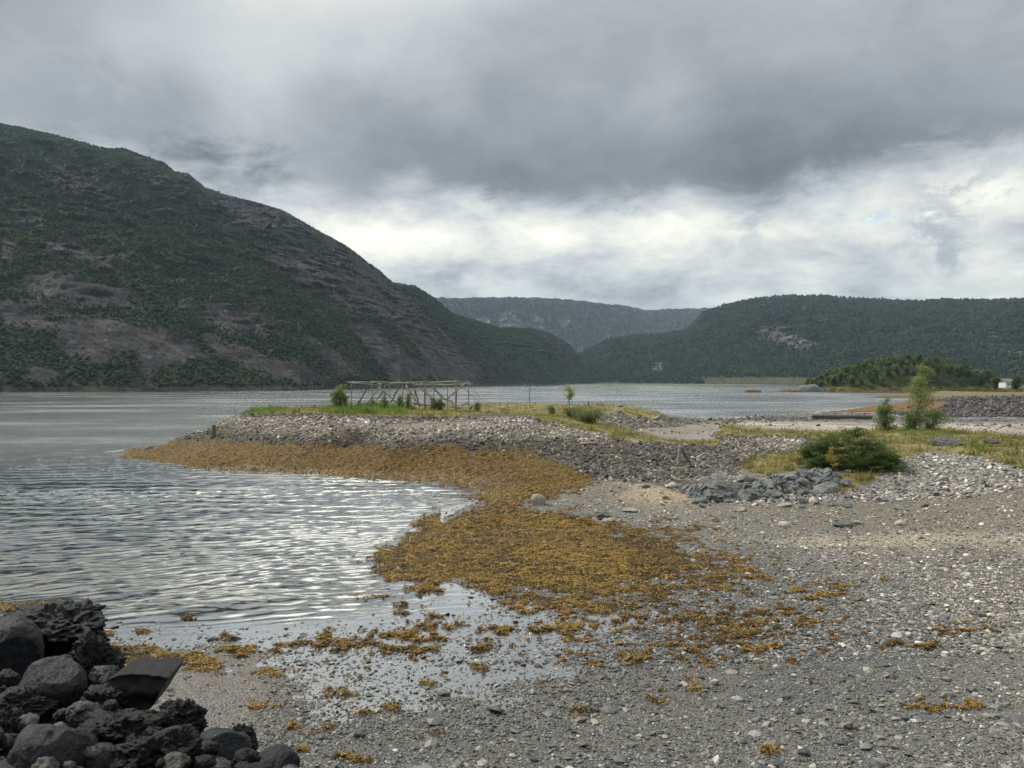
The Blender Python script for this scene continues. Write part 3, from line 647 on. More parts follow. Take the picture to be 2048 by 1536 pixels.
# ------------------------------------------------------------------ mountains and hills round the fjord
def sil(pts):
    a = np.array(pts, float); return lambda px: np.interp(px, a[:, 0], a[:, 1])
FOREST = []                                             # (x,y,z,size,colour) collected for one mass
def hill(name, label, px0, px1, base, ridge, top, prof=1.0, rough=1.0, rows=260, cols=700, mask=None, palette=None, back=.35, bandz=2.2, fs=1.0):
    pxs = np.linspace(px0, px1, cols); T = (pxs - HX) / F
    D0, D1 = base(pxs), ridge(pxs); Hr = CAMH + (HY - top(pxs)) * D1 / F
    t = np.concatenate([np.linspace(-.03, 1, rows), np.linspace(1.02, 1 + back, 30)])[:, None]
    y = D0 + (D1 - D0) * t; x = y * T
    tc = np.clip(t, 0, 1)
    z = np.where(t < 1, Hr * tc ** prof, Hr * (1 - ((t - 1) / back) ** 1.3 * .55)) ; z = np.where(t < 0, -3, z)
    z = z + np.zeros_like(x)
    k = rough * np.sin(np.clip(tc, 0, 1) * PI) ** .6
    n1 = fbm(x / 170, y / 170, oct=6, ridged=True); n2 = fbm(x / 60 + 5, y / 60, oct=5); n3 = fbm(x / 22, y / 22, oct=4, ridged=True)
    z = z + k * Hr * .085 * n1 + k * 5 * n2 + np.sin(np.clip(tc, 0, 1) * PI) ** .25 * rough * 2.0 * n3 * (t > .02) + (t >= 1) * 0
    rel = 1 + k * .022 * fbm(x / 25, z / 12, oct=5, ridged=True); x = x * rel; y = y * rel
    z = np.where(t > .01, np.maximum(z, bandz), z)
    X, Y = x, y
    V = np.stack([X, Y, z], -1).reshape(-1, 3); nr, nc = x.shape; i = np.arange(nr * nc).reshape(nr, nc)
    Fc = np.stack([i[:-1, :-1], i[:-1, 1:], i[1:, 1:], i[1:, :-1]], -1).reshape(-1, 4)
    px, py = PX(x, y, z)
    veg = mask(px, py, x, y, z, n2)                     # 1 = bushes and birches, 0 = bare rock or scree
    c = palette(px, py, x, y, z, veg, n1, n2, n3)
    shore = sstep(bandz + 3.5, bandz, z) * (t < .2); c = mixv(c, C3(.05, .045, .04), shore * .9)
    tag(obj_np(name, V, Fc, M['hill'], smooth=True, cols=c.reshape(-1, 3)), label, kind='structure')
    return dict(pxs=pxs, t=t[:, 0], x=x, y=y, z=z, veg=veg, rows=nr, cols=nc)
def mat_hill():
    m = NT('hillside'); P = m.pos()
    n = m.noise(P, .06, 10, .75); n2 = m.noise(P, .35, 8, .8)
    vo = m.n('ShaderNodeTexVoronoi', None, None, Vector=P, Scale=.32); vc = m.n('ShaderNodeSeparateColor', 0, None, Color=vo.outputs['Color'])
    c = m.scalec(m.scalec(m.attr('Col', 'Color'), m.math('MULTIPLY_ADD', vc, .9, .5)), m.math('ADD', m.math('MULTIPLY', n, 1.0), m.math('MULTIPLY', m.math('SUBTRACT', n2, .25), 1.8)))
    return m.out(m.bsdf(c, .95, m.bump(m.math('ADD', n, m.math('MULTIPLY', n2, .15)), .8, 6.0), .1))
M['hill'] = mat_hill()
def forest_on(h, N, smin, smax, colf, pmin=0.02, tmax=1.0, tall=1.15):
    """random points on a hill, even per unit of view, kept where the mask is green"""
    r = rng.uniform(0, h['cols'] - 1.01, N); q = rng.uniform(1, h['rows'] - 31, N)
    i, j = r.astype(int), q.astype(int); u, v = r - i, q - j
    L = lambda A: (A[j, i] * (1 - u) + A[j, i + 1] * u) * (1 - v) + (A[j + 1, i] * (1 - u) + A[j + 1, i + 1] * u) * v
    x, y, z, veg = L(h['x']), L(h['y']), L(h['z']), L(h['veg'])
    k = (rng.random(N) < np.clip(veg * 1.2 - .1, pmin, 1)) & (z > 3.0); x, y, z, veg = x[k], y[k], z[k], veg[k]
    s = rng.uniform(smin, smax, len(x)) * (.6 + .5 * veg)
    FOREST.append((x, y, z, s, colf(x, y, z, len(x)), tall))

# the big mountain on the left
SL = sil([(-700, 150), (-300, 200), (0, 250), (60, 262), (110, 272), (170, 286), (210, 298), (250, 301), (290, 315), (330, 330), (350, 346), (375, 349), (410, 376), (450, 390), (520, 409), (560, 420), (610, 447), (640, 464), (690, 492), (712, 508), (735, 526), (765, 547), (785, 566), (830, 573), (870, 598), (905, 628), (950, 641), (1000, 656), (1060, 657), (1100, 666), (1140, 690), (1160, 715), (1185, 745), (1210, 768)])
bL = sil([(-700, 430), (0, 520), (300, 560), (600, 640), (800, 850), (950, 1300), (1210, 2050)])
rL = sil([(-700, 1500), (0, 1550), (400, 1500), (700, 1500), (900, 1750), (1210, 2500)])
SCREE = [[(120, 635), (250, 640), (330, 660), (420, 715), (360, 725), (300, 735), (250, 700), (190, 735), (130, 705)], [(400, 670), (470, 690), (660, 750), (650, 768), (560, 755), (430, 705)], [(680, 640), (740, 650), (870, 755), (800, 768), (740, 715)],
         [(790, 640), (850, 650), (960, 745), (950, 768), (880, 768)], [(95, 488), (250, 512), (240, 530), (90, 506)], [(0, 468), (30, 490), (20, 545), (0, 545)], [(0, 600), (110, 625), (120, 660), (0, 650)], [(60, 728), (110, 745), (90, 765), (40, 760)], [(600, 670), (660, 690), (720, 745), (690, 750)]]
CLIFF = [[(505, 488), (620, 500), (700, 530), (780, 560), (860, 640), (920, 690), (860, 690), (780, 640), (690, 620), (600, 575), (560, 530)], [(70, 335), (130, 330), (220, 380), (210, 402), (90, 370)], [(420, 385), (560, 420), (650, 468), (600, 482), (500, 455), (430, 425)], [(290, 335), (340, 350), (350, 380), (310, 370)],
         [(20, 425), (80, 415), (90, 455), (30, 450)], [(60, 545), (250, 570), (280, 620), (120, 600), (40, 580)], [(400, 610), (520, 620), (560, 670), (450, 665)], [(640, 470), (715, 510), (790, 570), (740, 560), (660, 510)], [(1090, 668), (1150, 700), (1150, 730), (1110, 710)], [(340, 345), (420, 385), (400, 392), (345, 360)]]
def maskL(px, py, x, y, z, n):
    px = px + 34 * fbm(x / 38, y / 38, oct=5) + 10 * fbm(x / 9, y / 9, oct=2); py = py + 26 * fbm(x / 34 + 9, y / 34, oct=5) + 8 * fbm(x / 9 + 4, y / 9, oct=2); a = n * 12
    s = np.max([sstep(-9, 9, sdpoly(px, py, p) + a * .6) for p in SCREE], axis=0); c = np.max([sstep(-12, 12, sdpoly(px, py, p) + a * .8) for p in CLIFF], axis=0)
    g = sstep(.12, .32, fbm(x / 45 + 11, y / 45, oct=5) + .12 * fbm(x / 10, y / 10, oct=2))
    sp = sstep(.15, .4, fbm(x / 14, y / 14, oct=3)) * .6
    return np.maximum((1 - s) * (1 - .9 * c) * (1 - .45 * g), sp * (1 - .5 * s))
def palL(px, py, x, y, z, veg, n1, n2, n3):
    rock = mixv(C3(.034, .033, .039), C3(.088, .082, .088), sstep(-.2, .6, fbm(x / 30, y / 30, oct=5)))
    rock = mixv(rock, C3(.20, .185, .19), sstep(.25, .5, fbm(x / 11 + 4, y / 11, z / 5, oct=4)) * .7); rock = mixv(rock, C3(.03, .028, .034), sstep(.0, .4, fbm(x / 14, y / 14, z / 5, oct=4)) * .85)
    grn = mixv(C3(.022, .034, .022), C3(.04, .052, .03), sstep(-.4, .4, fbm(x / 25 + 3, y / 25, oct=4)))
    return mixv(rock, grn, sstep(.2, .75, veg))
hL = hill('mountain', 'dark mountainside with birch scrub and purple scree falling to the fjord', -650, 1205, bL, rL, SL, 1.0, 1.0, 330, 1000, maskL, palL)
gcol = lambda a, b: (lambda x, y, z, n: mixv(C3(*a), C3(*b), np.clip(sstep(-.5, .5, fbm(x / 60, y / 60, oct=3)) + rng.normal(0, .3, n), 0, 1)))
forest_on(hL, 130000, .8, 2.3, gcol((.014, .028, .022), (.042, .064, .040)))
# low forested ridges in the middle and the hill on the right
S2 = sil([(1080, 768), (1130, 735), (1150, 716), (1180, 700), (1215, 682), (1260, 675), (1320, 672), (1370, 664), (1390, 645), (1405, 628), (1440, 616), (1480, 606), (1520, 598), (1560, 596), (1620, 595), (1700, 598), (1760, 603), (1850, 606), (1900, 602), (1960, 604), (2048, 602), (2300, 610), (2700, 600)])
b2_ = sil([(1080, 2150), (1300, 2150), (1600, 1900), (2048, 1500), (2700, 1300)]); r2_ = sil([(1080, 2700), (1300, 3000), (1600, 3300), (2048, 3000), (2700, 2600)])
def mask2(px, py, x, y, z, n):
    g = sstep(.36, .5, fbm(x / 80, y / 80, oct=5)); rk = sstep(-8, 6, sdpoly(px, py, [(1500, 655), (1560, 650), (1640, 690), (1600, 700), (1520, 680)]) + n * 12)
    rk = np.maximum(rk, sstep(-5, 5, sdpoly(px, py, [(1300, 725), (1326, 722), (1328, 745), (1302, 748)]))); rk = np.maximum(rk, sstep(-5, 5, sdpoly(px, py, [(1880, 640), (1960, 660), (2048, 690), (2048, 720), (1940, 690)]) + n * 18) * .6)
    md = sstep(-3, 3, sdpoly(px, py, [(1410, 756), (1560, 755), (1700, 757), (1700, 768), (1410, 768)])); return (1 - .75 * g) * (1 - .8 * rk) * (1 - md)
def pal2(px, py, x, y, z, veg, n1, n2, n3):
    c = mixv(C3(.12, .115, .12), mixv(C3(.024, .036, .020), C3(.055, .06, .032), sstep(-.2, .4, fbm(x / 120 + 3, y / 120, oct=4))), sstep(.15, .7, veg))
    md = sstep(-3, 3, sdpoly(px, py, [(1410, 756), (1560, 755), (1700, 757), (1700, 768), (1410, 768)])); return mixv(c, C3(.065, .07, .035), md)
hR = hill('forested_hills', 'dark forested hills on the far shore', 1075, 2700, b2_, r2_, S2, .92, 1.5, 220, 800, mask2, pal2)
forest_on(hR, 55000, 3.0, 6.5, gcol((.012, .024, .017), (.036, .052, .028)), tall=1.7)
# distant plateau with pale cliffs
S3 = sil([(700, 600), (860, 598), (900, 597), (1000, 597), (1090, 597), (1130, 600), (1180, 605), (1240, 612), (1270, 616), (1290, 623), (1340, 620), (1420, 618), (1500, 622)])
def mask3(px, py, x, y, z, n):
    rk = np.max([sstep(-6, 6, sdpoly(px, py, p) + n * 12) for p in ([(990, 630), (1020, 624), (1055, 650), (1040, 664), (1000, 655)], [(1060, 628), (1085, 635), (1095, 655), (1075, 660)], [(945, 638), (975, 632), (985, 650), (955, 645)], [(1110, 640), (1140, 640), (1130, 660)])], axis=0)
    return (1 - rk) * (1 - .6 * sstep(.1, .4, fbm(x / 90, y / 90, oct=5)))
def pal3(px, py, x, y, z, veg, n1, n2, n3):
    return mixv(C3(.26, .25, .24), C3(.055, .065, .045), sstep(.1, .8, veg))
h3 = hill('distant_plateau', 'hazy distant plateau with pale cliff faces', 690, 1560, sil([(690, 3600), (1560, 5200)]), sil([(690, 5200), (1100, 5600), (1250, 6500), (1560, 7500)]), S3, .75, 1.9, 160, 500, mask3, pal3, bandz=2)
S4 = sil([(1150, 700), (1180, 640), (1240, 617), (1330, 622), (1420, 616), (1460, 619), (1600, 640), (1800, 650)])
hill('distant_ridge', 'palest distant ridge at the head of the valley', 1150, 1800, sil([(1150, 8200), (1800, 8200)]), sil([(1150, 9300), (1800, 9300)]), S4, .8, .5, 80, 200, mask3, pal3)
# low gravel and meadow shore at the head of the fjord
def low_shore():
    pxs = np.linspace(880, 1800, 300); T = (pxs - HX) / F
    D0 = np.interp(pxs, [880, 950, 1100, 1300, 1600, 1800], [1180, 1300, 1750, 2000, 1900, 1700]); u = np.linspace(0, 1, 24)[:, None]
    y = D0 + u * 400; x = y * T; z = np.interp(u, [0, .03, .12, .5, 1], [-.8, .4, 1.6, 4.5, 9]) + 1.2 * fbm(x / 40, y / 40, oct=3) * (u > .05)
    c = mixv(C3(.17, .16, .14), C3(.075, .08, .038), sstep(.10, .22, u + np.zeros_like(x))); i = np.arange(x.size).reshape(x.shape)
    Fc = np.stack([i[:-1, :-1], i[:-1, 1:], i[1:, 1:], i[1:, :-1]], -1).reshape(-1, 4)
    tag(obj_np('far_shore', np.stack([x, y, z], -1).reshape(-1, 3), Fc, M['hill'], smooth=True, cols=c.reshape(-1, 3)), 'low gravel shore and meadow at the head of the fjord', kind='structure')
    N = 900; k = rng.uniform(0, 299, N).astype(int); uu = rng.uniform(.3, 1, N) ** .7; yy = D0[k] + uu * 400
    FOREST.append((yy * T[k], yy, 2 + 6 * uu, rng.uniform(2, 5, N) * np.where(rng.random(N) < .4, .5, 1), gcol((.03, .05, .022), (.075, .09, .035))(yy * T[k], yy, 0, N), 1.1))
low_shore()
def build_forest():
    r = np.random.default_rng(8); V, Fc = ico(1); var = []
    for k in range(10):
        q = r.uniform(.55, 1.15, len(V)); v = V * q[:, None]; v[:, 2] = v[:, 2] * .5 + .5; var.append(v)
    var = np.array(var); VV, FF, CC, off = [], [], [], 0
    for x, y, z, s, c, tall in FOREST:
        N = len(x); w = s * r.uniform(.5, .8, N)
        S = np.stack([w, w * r.uniform(.8, 1.2, N), s * tall * r.uniform(.8, 1.4, N)], 1)
        v, f, cc = pieces(var, Fc, np.stack([x, y, z - s * .1], 1), S, rotm(r.uniform(0, 6.28, N), r.normal(0, .08, N), r.normal(0, .08, N)), c * r.uniform(.7, 1.3, (N, 1)))
        VV.append(v); FF.append(f + off); CC.append(cc); off += len(v)
    tag(obj_np('forest', np.concatenate(VV), np.concatenate(FF), M['forest'], cols=np.concatenate(CC)), 'birch scrub and forest on the mountainsides', kind='stuff')
build_forest()

# ------------------------------------------------------------------ leaf-bearing things
def tube(path, radii, sides=6):
    """tapered tube along points -> (V, F quads)"""
    path = [Vector(p) for p in path]; V = []; Fc = []
    for i, p in enumerate(path):
        d = (path[min(i + 1, len(path) - 1)] - path[max(i - 1, 0)]).normalized()
        a = d.orthogonal().normalized() if i == 0 else (a - d * a.dot(d)).normalized(); b = d.cross(a)
        for k in range(sides):
            t = 2 * PI * k / sides; V.append(p + (a * math.cos(t) + b * math.sin(t)) * radii[i])
    for i in range(len(path) - 1):
        for k in range(sides):
            k2 = (k + 1) % sides; Fc.append([i * sides + k, i * sides + k2, (i + 1) * sides + k2, (i + 1) * sides + k])
    n = len(V)                                         # end caps as thin fans
    V += [path[0], path[-1]]
    for k in range(0, sides, 2):
        k2, k3 = (k + 1) % sides, (k + 2) % sides
        Fc.append([n, k3, k2, k]); m = (len(path) - 1) * sides; Fc.append([n + 1, m + k, m + k2, m + k3])
    return np.array([v[:] for v in V]), np.array(Fc)
def join(parts):
    off = 0; VV, FF = [], []
    for v, f in parts: VV.append(v); FF.append(f + off); off += len(v)
    return np.concatenate(VV), np.concatenate(FF)
def wobble(p0, p1, n, amp, r):
    p0, p1 = Vector(p0), Vector(p1); L = (p1 - p0).length; out = []
    for i in range(n + 1):
        t = i / n; q = p0.lerp(p1, t) + Vector(r.normal(0, amp * L, 3)) * math.sin(PI * t) ** .5 * (0 < i < n); out.append(q)
    return out
def limbs(h, w, n, r, shape, base=.12, trunk_r=.05, lean=(0, 0), stems=1, droop=0.0):
    """tapered trunk(s) with limbs; returns mesh and the limb points that carry leaves"""
    parts, tips = [], []
    for s in range(stems):
        a = r.uniform(0, 6.28); top = Vector((lean[0] + (.35 * w * math.cos(a) if stems > 1 else 0), lean[1] + (.35 * w * math.sin(a) if stems > 1 else 0), h * (.94 if s == 0 else r.uniform(.6, .9))))
        tp = wobble((.04 * math.cos(a) * (stems > 1), .04 * math.sin(a) * (stems > 1), -.1), top, 6, .018, r)
        parts.append(tube(tp, [trunk_r * (1 - .85 * i / 6) for i in range(7)], 6))
        for k in range(n):
            t = base + (1 - base) * (k + r.random()) / n; q = t * 6; i = min(int(q), 5); p = tp[i].lerp(tp[i + 1], q - i)
            L = w * shape(t) * r.uniform(.6, 1.1); az = r.uniform(0, 6.28); up = r.uniform(.15, .9) - droop
            e = p + Vector((math.cos(az), math.sin(az), up)).normalized() * L
            lp = wobble(p, e, 4, .06, r); parts.append(tube(lp, [trunk_r * .4 * (1 - t * .6) * (1 - .2 * j) + .003 for j in range(5)], 5))
            for j in range(1, 5): tips.append((lp[j], .5 + .5 * j / 4))
            for _ in range(2):
                j = r.integers(1, 4); d = Vector(r.normal(0, 1, 3)); d.z = abs(d.z) * .6; e2 = lp[j] + d.normalized() * L * r.uniform(.25, .5)
                parts.append(tube([lp[j], e2], [.006, .002], 5)); tips.append((e2, 1)); tips.append((lp[j].lerp(e2, .5), .8))
    return join(parts), tips
def leaves(tips, per, spread, size, cols, r, flat=.0):
    cols = [np.array(c) * 1.2 for c in cols]
    P = np.array([p[:] for p, _ in tips]); N = len(P) * per
    c = np.repeat(P, per, 0) + r.normal(0, spread, (N, 3)) * np.array([1, 1, .8])
    s = size * r.uniform(.6, 1.3, N)
    q = np.array([[-1, 0, 0], [0, -.55, .12], [1, 0, 0], [0, .55, .12]])
    R = rotm(r.uniform(0, 6.28, N), r.normal(0, .9, N), r.normal(0, .9, N))
    v = np.einsum('nij,vj->nvi', R, q) * s[:, None, None] + c[:, None, :]
    clump = np.repeat(r.normal(0, .22, len(P)), per)
    cc = mixv(np.array(cols[0], float), np.array(cols[1], float), np.clip(.5 + clump + r.normal(0, .22, N), 0, 1))
    if len(cols) > 2: k = r.random(N) < .07; cc[k] = cols[2]
    return v.reshape(-1, 3), np.arange(N * 4).reshape(N, 4), np.repeat(cc, 4, 0)
def plant(name, loc, h, w, n, seed, shape, label, cat, per=26, spread=.1, size=.035, cols=((.05, .085, .025), (.14, .19, .06)), group=None, mat='leaf', base=.12, tr=.05, stems=1, lean=(0, 0), droop=0, trunk='trunk', crown='crown'):
    r = np.random.default_rng(seed); root = empty(name, loc); tag(root, label, cat, group)
    (tv, tf), tips = limbs(h, w, n, r, shape, base, tr, lean, stems, droop)
    obj_np(trunk, tv, tf, M['bark'], root, smooth=True)
    v, f, c = leaves(tips, per, spread, size, cols, r); obj_np(crown, v, f, M[mat], root, cols=c)
    return root
cone = lambda t: (1.02 - t) ** .8 * (.55 + .45 * min(1, t * 4)); egg = lambda t: math.sin(PI * min(1, max(.02, t * .93 + .05))) ** .7

# ------------------------------------------------------------------ island with its wood, skerries
ISL = dict(cx=(1800 - HX) / F * 560, cy=572.0)
def island_h(x, y):
    u = (x - ISL['cx']) / 66; v = (y - ISL['cy']) / 42
    prof = np.interp(u, [-1.15, -1.0, -.85, -.6, -.3, 0, .3, .6, .85, 1.1, 1.5, 3.0], [-2, .2, 2.2, 6.5, 13.5, 19.0, 17, 12, 5.5, 3, 3, 3])
    w = np.interp(u, [-1.1, -.6, 0, .8, 1.3, 3], [.35, .9, 1, 1, 1.4, 1.6]); s = np.clip(1 - np.abs(v / w) ** 2.2, -.3, 1)
    band = sstep(-1.02, -.86, v / w)                    # low wrack-covered foreshore
    return np.where(s < 0, s * 9, prof * s ** .8 * (.12 + .88 * sstep(.05, .5, s))) + .5 * fbm(x / 7, y / 7, oct=3)
def island():
    x, y = np.meshgrid(np.linspace(ISL['cx'] - 84, ISL['cx'] + 230, 380), np.linspace(500, 650, 160)); z = island_h(x, y)
    n = fbm(x / 9, y / 9, oct=4); c = mixv(C3(.13, .075, .028), C3(.12, .12, .045), sstep(1.2, 2.2, z + n)); c = mixv(c, C3(.10, .10, .09), sstep(.2, .5, n) * (x < ISL['cx'] - 45)); c = mixv(c, C3(.05, .065, .025), sstep(2.5, 4, z + n))
    i = np.arange(x.size).reshape(x.shape); Fc = np.stack([i[:-1, :-1], i[:-1, 1:], i[1:, 1:], i[1:, :-1]], -1).reshape(-1, 4)
    tag(obj_np('island', np.stack([x, y, z], -1).reshape(-1, 3), Fc, M['hill'], smooth=True, cols=c.reshape(-1, 3)), 'small rounded island with a brown wrack-covered shore', kind='structure')
    r = np.random.default_rng(21); protos = []
    for k in range(5):
        cols = [((.05, .08, .028), (.13, .17, .06)), ((.035, .06, .024), (.09, .125, .045)), ((.07, .105, .036), (.17, .21, .075))][k % 3]
        (tv, tf), tips = limbs(7, 2.5, 15, r, egg, .18, .15, stems=1 + k % 2)
        tr = mesh_np('trunk', tv, tf, M['bark'], smooth=True); v, f, c = leaves(tips, 11, .42, .36, cols, r); protos.append((tr, mesh_np('crown', v, f, M['leaf'], cols=c)))
    pts = []
    tries = 0
    while len(pts) < 150 and tries < 20000:
        tries += 1
        X = r.uniform(ISL['cx'] - 64, ISL['cx'] + 72); Y = r.uniform(532, 606); Z = float(island_h(X, Y))
        if Z < 1.9 or (Z < 3 and r.random() < .6): continue
        if any((X - a) ** 2 + ((Y - b) * .8) ** 2 < 13 for a, b, *_ in pts): continue
        pts.append((X, Y, Z, r.uniform(.65, 1.15)))
    for X, s in ((84, 1.0), (92, .8), (101, .95)): pass
    for X, Y, Z, s in pts:
        k = r.integers(0, 5); put_tree(X, Y, Z, s, protos[k], r, ['broad green birch in the dense wood covering the island', 'dark bushy tree in the dense wood covering the island', 'pale green birch in the dense wood covering the island'][k % 3], ['green birches of the island wood', 'dark trees of the island wood', 'pale birches of the island wood'][k % 3])
    for px, D, s, lab in ((1992, 300, .62, 'round green bush at the left end of the far embankment'), (2032, 305, .72, 'green bush beside the white house behind the embankment'), (2062, 300, .8, 'green bush at the right edge behind the embankment')):
        o = put_tree((px - HX) / F * D, D, 3.1, s, protos[(px // 2) % 5], r, lab, None, 'bush')
    return protos
def put_tree(X, Y, Z, s, pr, r, lab, group, name='birch_tree'):
    root = empty(name, (X, Y, Z - .1), r.uniform(0, 6.28)); root.scale = (s * r.uniform(.9, 1.2), s * r.uniform(.9, 1.2), s * r.uniform(.85, 1.15)); tag(root, lab, 'tree' if 'tree' in name else 'bush', group)
    for nm, me in zip(('trunk', 'crown'), pr):
        o = bpy.data.objects.new(nm, me); link(o); o.parent = root
    return root
PROT = island()
def mound(name, label, px0, px1, D, h, col, seed=1, cat='skerry', depth=.5):
    cx = ((px0 + px1) / 2 - HX) / F * D; w = (px1 - px0) / F * D / 2; V, Fc = ico(4)
    v = V * np.array([w, w * depth, h]); n = fbm(v[:, 0] / w * 2 + seed, v[:, 1] / w * 2, v[:, 2] / h, oct=4); v = v * (1 + .22 * n)[:, None]
    o = obj_np(name, v, Fc, col, smooth=True); o.location = (cx, D, -.15 * h); tag(o, label, cat); return o
M['wrackrock'] = mat_rock('wrack_covered_rock', (.07, .04, .018), (.16, .09, .03), .9, .8, .8, None, .3)
mound('skerry', 'small brown skerry alone in the water left of the island', 1486, 1524, 520, 2.3, M['wrackrock'], 1)
mound('skerry', 'low brown skerry touching the left tip of the island', 1552, 1606, 545, 2.2, M['wrackrock'], 5)
mound('shore_rock', 'grey shore rock at the left foot of the island wood', 1590, 1650, 545, 5.5, M['greenstone'], 9, 'rock', .4)
# ------------------------------------------------------------------ single rocks
def rock_mesh(seed, sub, rad, chops=9, rough=.08, freq=2.0, ridged=0.0, mat=None, flatbottom=None, dome=False):
    r = np.random.default_rng(seed); V, Fc = ico(sub)
    if chops:
        N = r.normal(size=(chops, 3)); N /= np.linalg.norm(N, axis=1)[:, None]; d = r.uniform(.6, .95, chops)
        dn = V @ N.T; q = np.where(dn > .12, d / np.maximum(dn, .12), 9); q = np.minimum(np.min(q, axis=1), 1.0)
        v = V * q[:, None]
    else: v = V.copy()
    n = fbm(v[:, 0] * freq + seed * 3.1, v[:, 1] * freq, v[:, 2] * freq + seed, oct=4)
    v = v * (1 + rough * n)[:, None]
    if ridged:
        m = fbm(v[:, 0] * 3.1 + seed, v[:, 1] * 3.1, v[:, 2] * 3.1, oct=5, ridged=True); m2 = pn(v[:, 0] * 11, v[:, 1] * 11, v[:, 2] * 11 + seed)
        v = v * (1 + ridged * (m - .3) * 1.1 + ridged * .35 * m2)[:, None]
    if flatbottom is not None: v[:, 2] = np.maximum(v[:, 2], flatbottom + .04 * n)
    return mesh_np('rock', v * np.array(rad), Fc, mat, smooth=True)
def put_rock(name, px, py, rx, ry, mat, label, cat='boulder', group=None, seed=1, sub=4, chops=9, rough=.1, ridged=0, D=None, sink=.25, depth=.85, tilt=0.0, fb=None, freq=2.0, z=None):
    """rock whose foot (or centre when D is given) is seen at px, py with half sizes rx, ry"""
    if D is None:
        x, y, zz = hit(px, py + ry * .6); D = y; c = (x, y, zz + ry / F * D * (1 - sink) - ry / F * D * .35)
    else: c = ((px - HX) / F * D, D, CAMH - (py - HY) / F * D)
    k = D / F; me = rock_mesh(seed, sub, (rx * k, rx * k * depth, ry * k), chops, rough, freq, ridged, mat, fb)
    me.name = name; o = bpy.data.objects.new(name, me); link(o); o.location = c; o.rotation_euler = (0, tilt, 0)
    return tag(o, label, cat, group)
B = [(1075, 1000, 17, 15, 'boulder', 'rounded tan boulder standing alone on the edge of the golden seaweed'),
     (1207, 1030, 14, 8, 'darkrock', 'low dark boulder on pebbles right of the seaweed, beside a flat grey slab'),
     (1262, 1020, 17, 5, 'boulder', 'long flat grey slab lying on pebbles right of the seaweed'),
     (1218, 1040, 16, 5, 'boulder', 'flat tan slab in front of the low dark boulder'),
     (1568, 1048, 11, 8, 'paleboulder', 'pale boulder on the beach below the grey outcrop'),
     (1685, 1048, 20, 8, 'darkrock', 'dark wedge shaped boulder on the upper beach below the juniper'),
     (1715, 1045, 10, 6, 'boulder', 'small grey boulder touching the right side of the dark wedge boulder'),
     (1800, 1046, 10, 7, 'paleboulder', 'small pale boulder right of the dark wedge boulder'),
     (1345, 970, 12, 8, 'paleboulder', 'pale rounded boulder beside the bent driftwood branch'),
     (1300, 952, 6, 8, 'boulder', 'upright tan stone left of the bent driftwood branch'),
     (1292, 972, 9, 5, 'darkrock', 'small dark stone left of the pale rounded boulder'),
     (1424, 941, 16, 7, 'darkrock', 'dark slab lying on the pale rubble above the outcrop'),
     (1420, 895, 8, 7, 'darkrock', 'brown block on the rubble slope left of the white stones'),
     (1460, 910, 8, 5, 'darkrock', 'dark block beside the white upright stone'),
     (1472, 901, 4, 6, 'paleboulder', 'white upright stone in the middle of the rubble slope'),
     (1519, 880, 5, 6, 'paleboulder', 'white stone just under the grass lip of the right bank'),
     (1497, 876, 3, 3, 'paleboulder', 'small white stone left of the white stone under the grass lip'),
     (1612, 868, 4, 4, 'paleboulder', 'white stone on the grass left of the juniper top'),
     (1258, 1287, 9, 5, 'darkrock', 'dark grey stone in the shallow film of water at the centre of the flats'),
     (1932, 1148, 11, 5, 'paleboulder', 'whitish pointed stone on the gravel at the right'),
     (1583, 1140, 9, 4, 'paleboulder', 'pale flat stone at the right edge of the seaweed carpet'),
     (1987, 1164, 6, 4, 'paleboulder', 'small cream stone near the whitish pointed stone'),
     (1690, 1452, 11, 6, 'boulder', 'grey rounded stone on the gravel near the bottom edge'),
     (1768, 1329, 11, 5, 'darkrock', 'flat dark stone on the gravel at the lower right'),
     (1553, 1333, 8, 6, 'paleboulder', 'pale square stone on the gravel among small weed patches'),
     (1588, 1351, 6, 4, 'paleboulder', 'small white stone right of the pale square stone'),
     (1975, 1072, 7, 5, 'boulder', 'grey stone on the pale pebble band at the far right'),
     (988, 1327, 6, 4, 'darkrock', 'small black stone sticking out of the wet flats'),
     (1075, 1331, 8, 5, 'darkrock', 'black stone on the wet flats right of the small black stone'),
     (1180, 1342, 6, 4, 'darkrock', 'small black stone on the wet flats below the dark grey stone'),
     (1640, 1440, 0, 0, None, ''), (1800, 1000, 9, 5, 'paleboulder', 'pale stone lying below the juniper bush'),
     (1570, 1010, 16, 6, 'boulder', 'flat grey slab at the foot of the cracked outcrop'), (1480, 1018, 13, 6, 'boulder', 'greyish slab near the left foot of the cracked outcrop'),
     (508, 938, 6, 6, 'darkrock', 'dark stub of rock at the waterline of the spit'), (300, 897, 9, 6, 'darkrock', 'dark weedy rock at the very tip of the spit')]
for i, (px, py, rx, ry, mt, lab) in enumerate(B):
    if mt: put_rock('boulder' if rx > 8 else 'stone', px, py, rx, ry, M[mt], lab, 'boulder' if rx > 8 else 'stone', seed=100 + i, sub=4, chops=8, rough=.12, freq=1.6, tilt=random.uniform(-.15, .15))
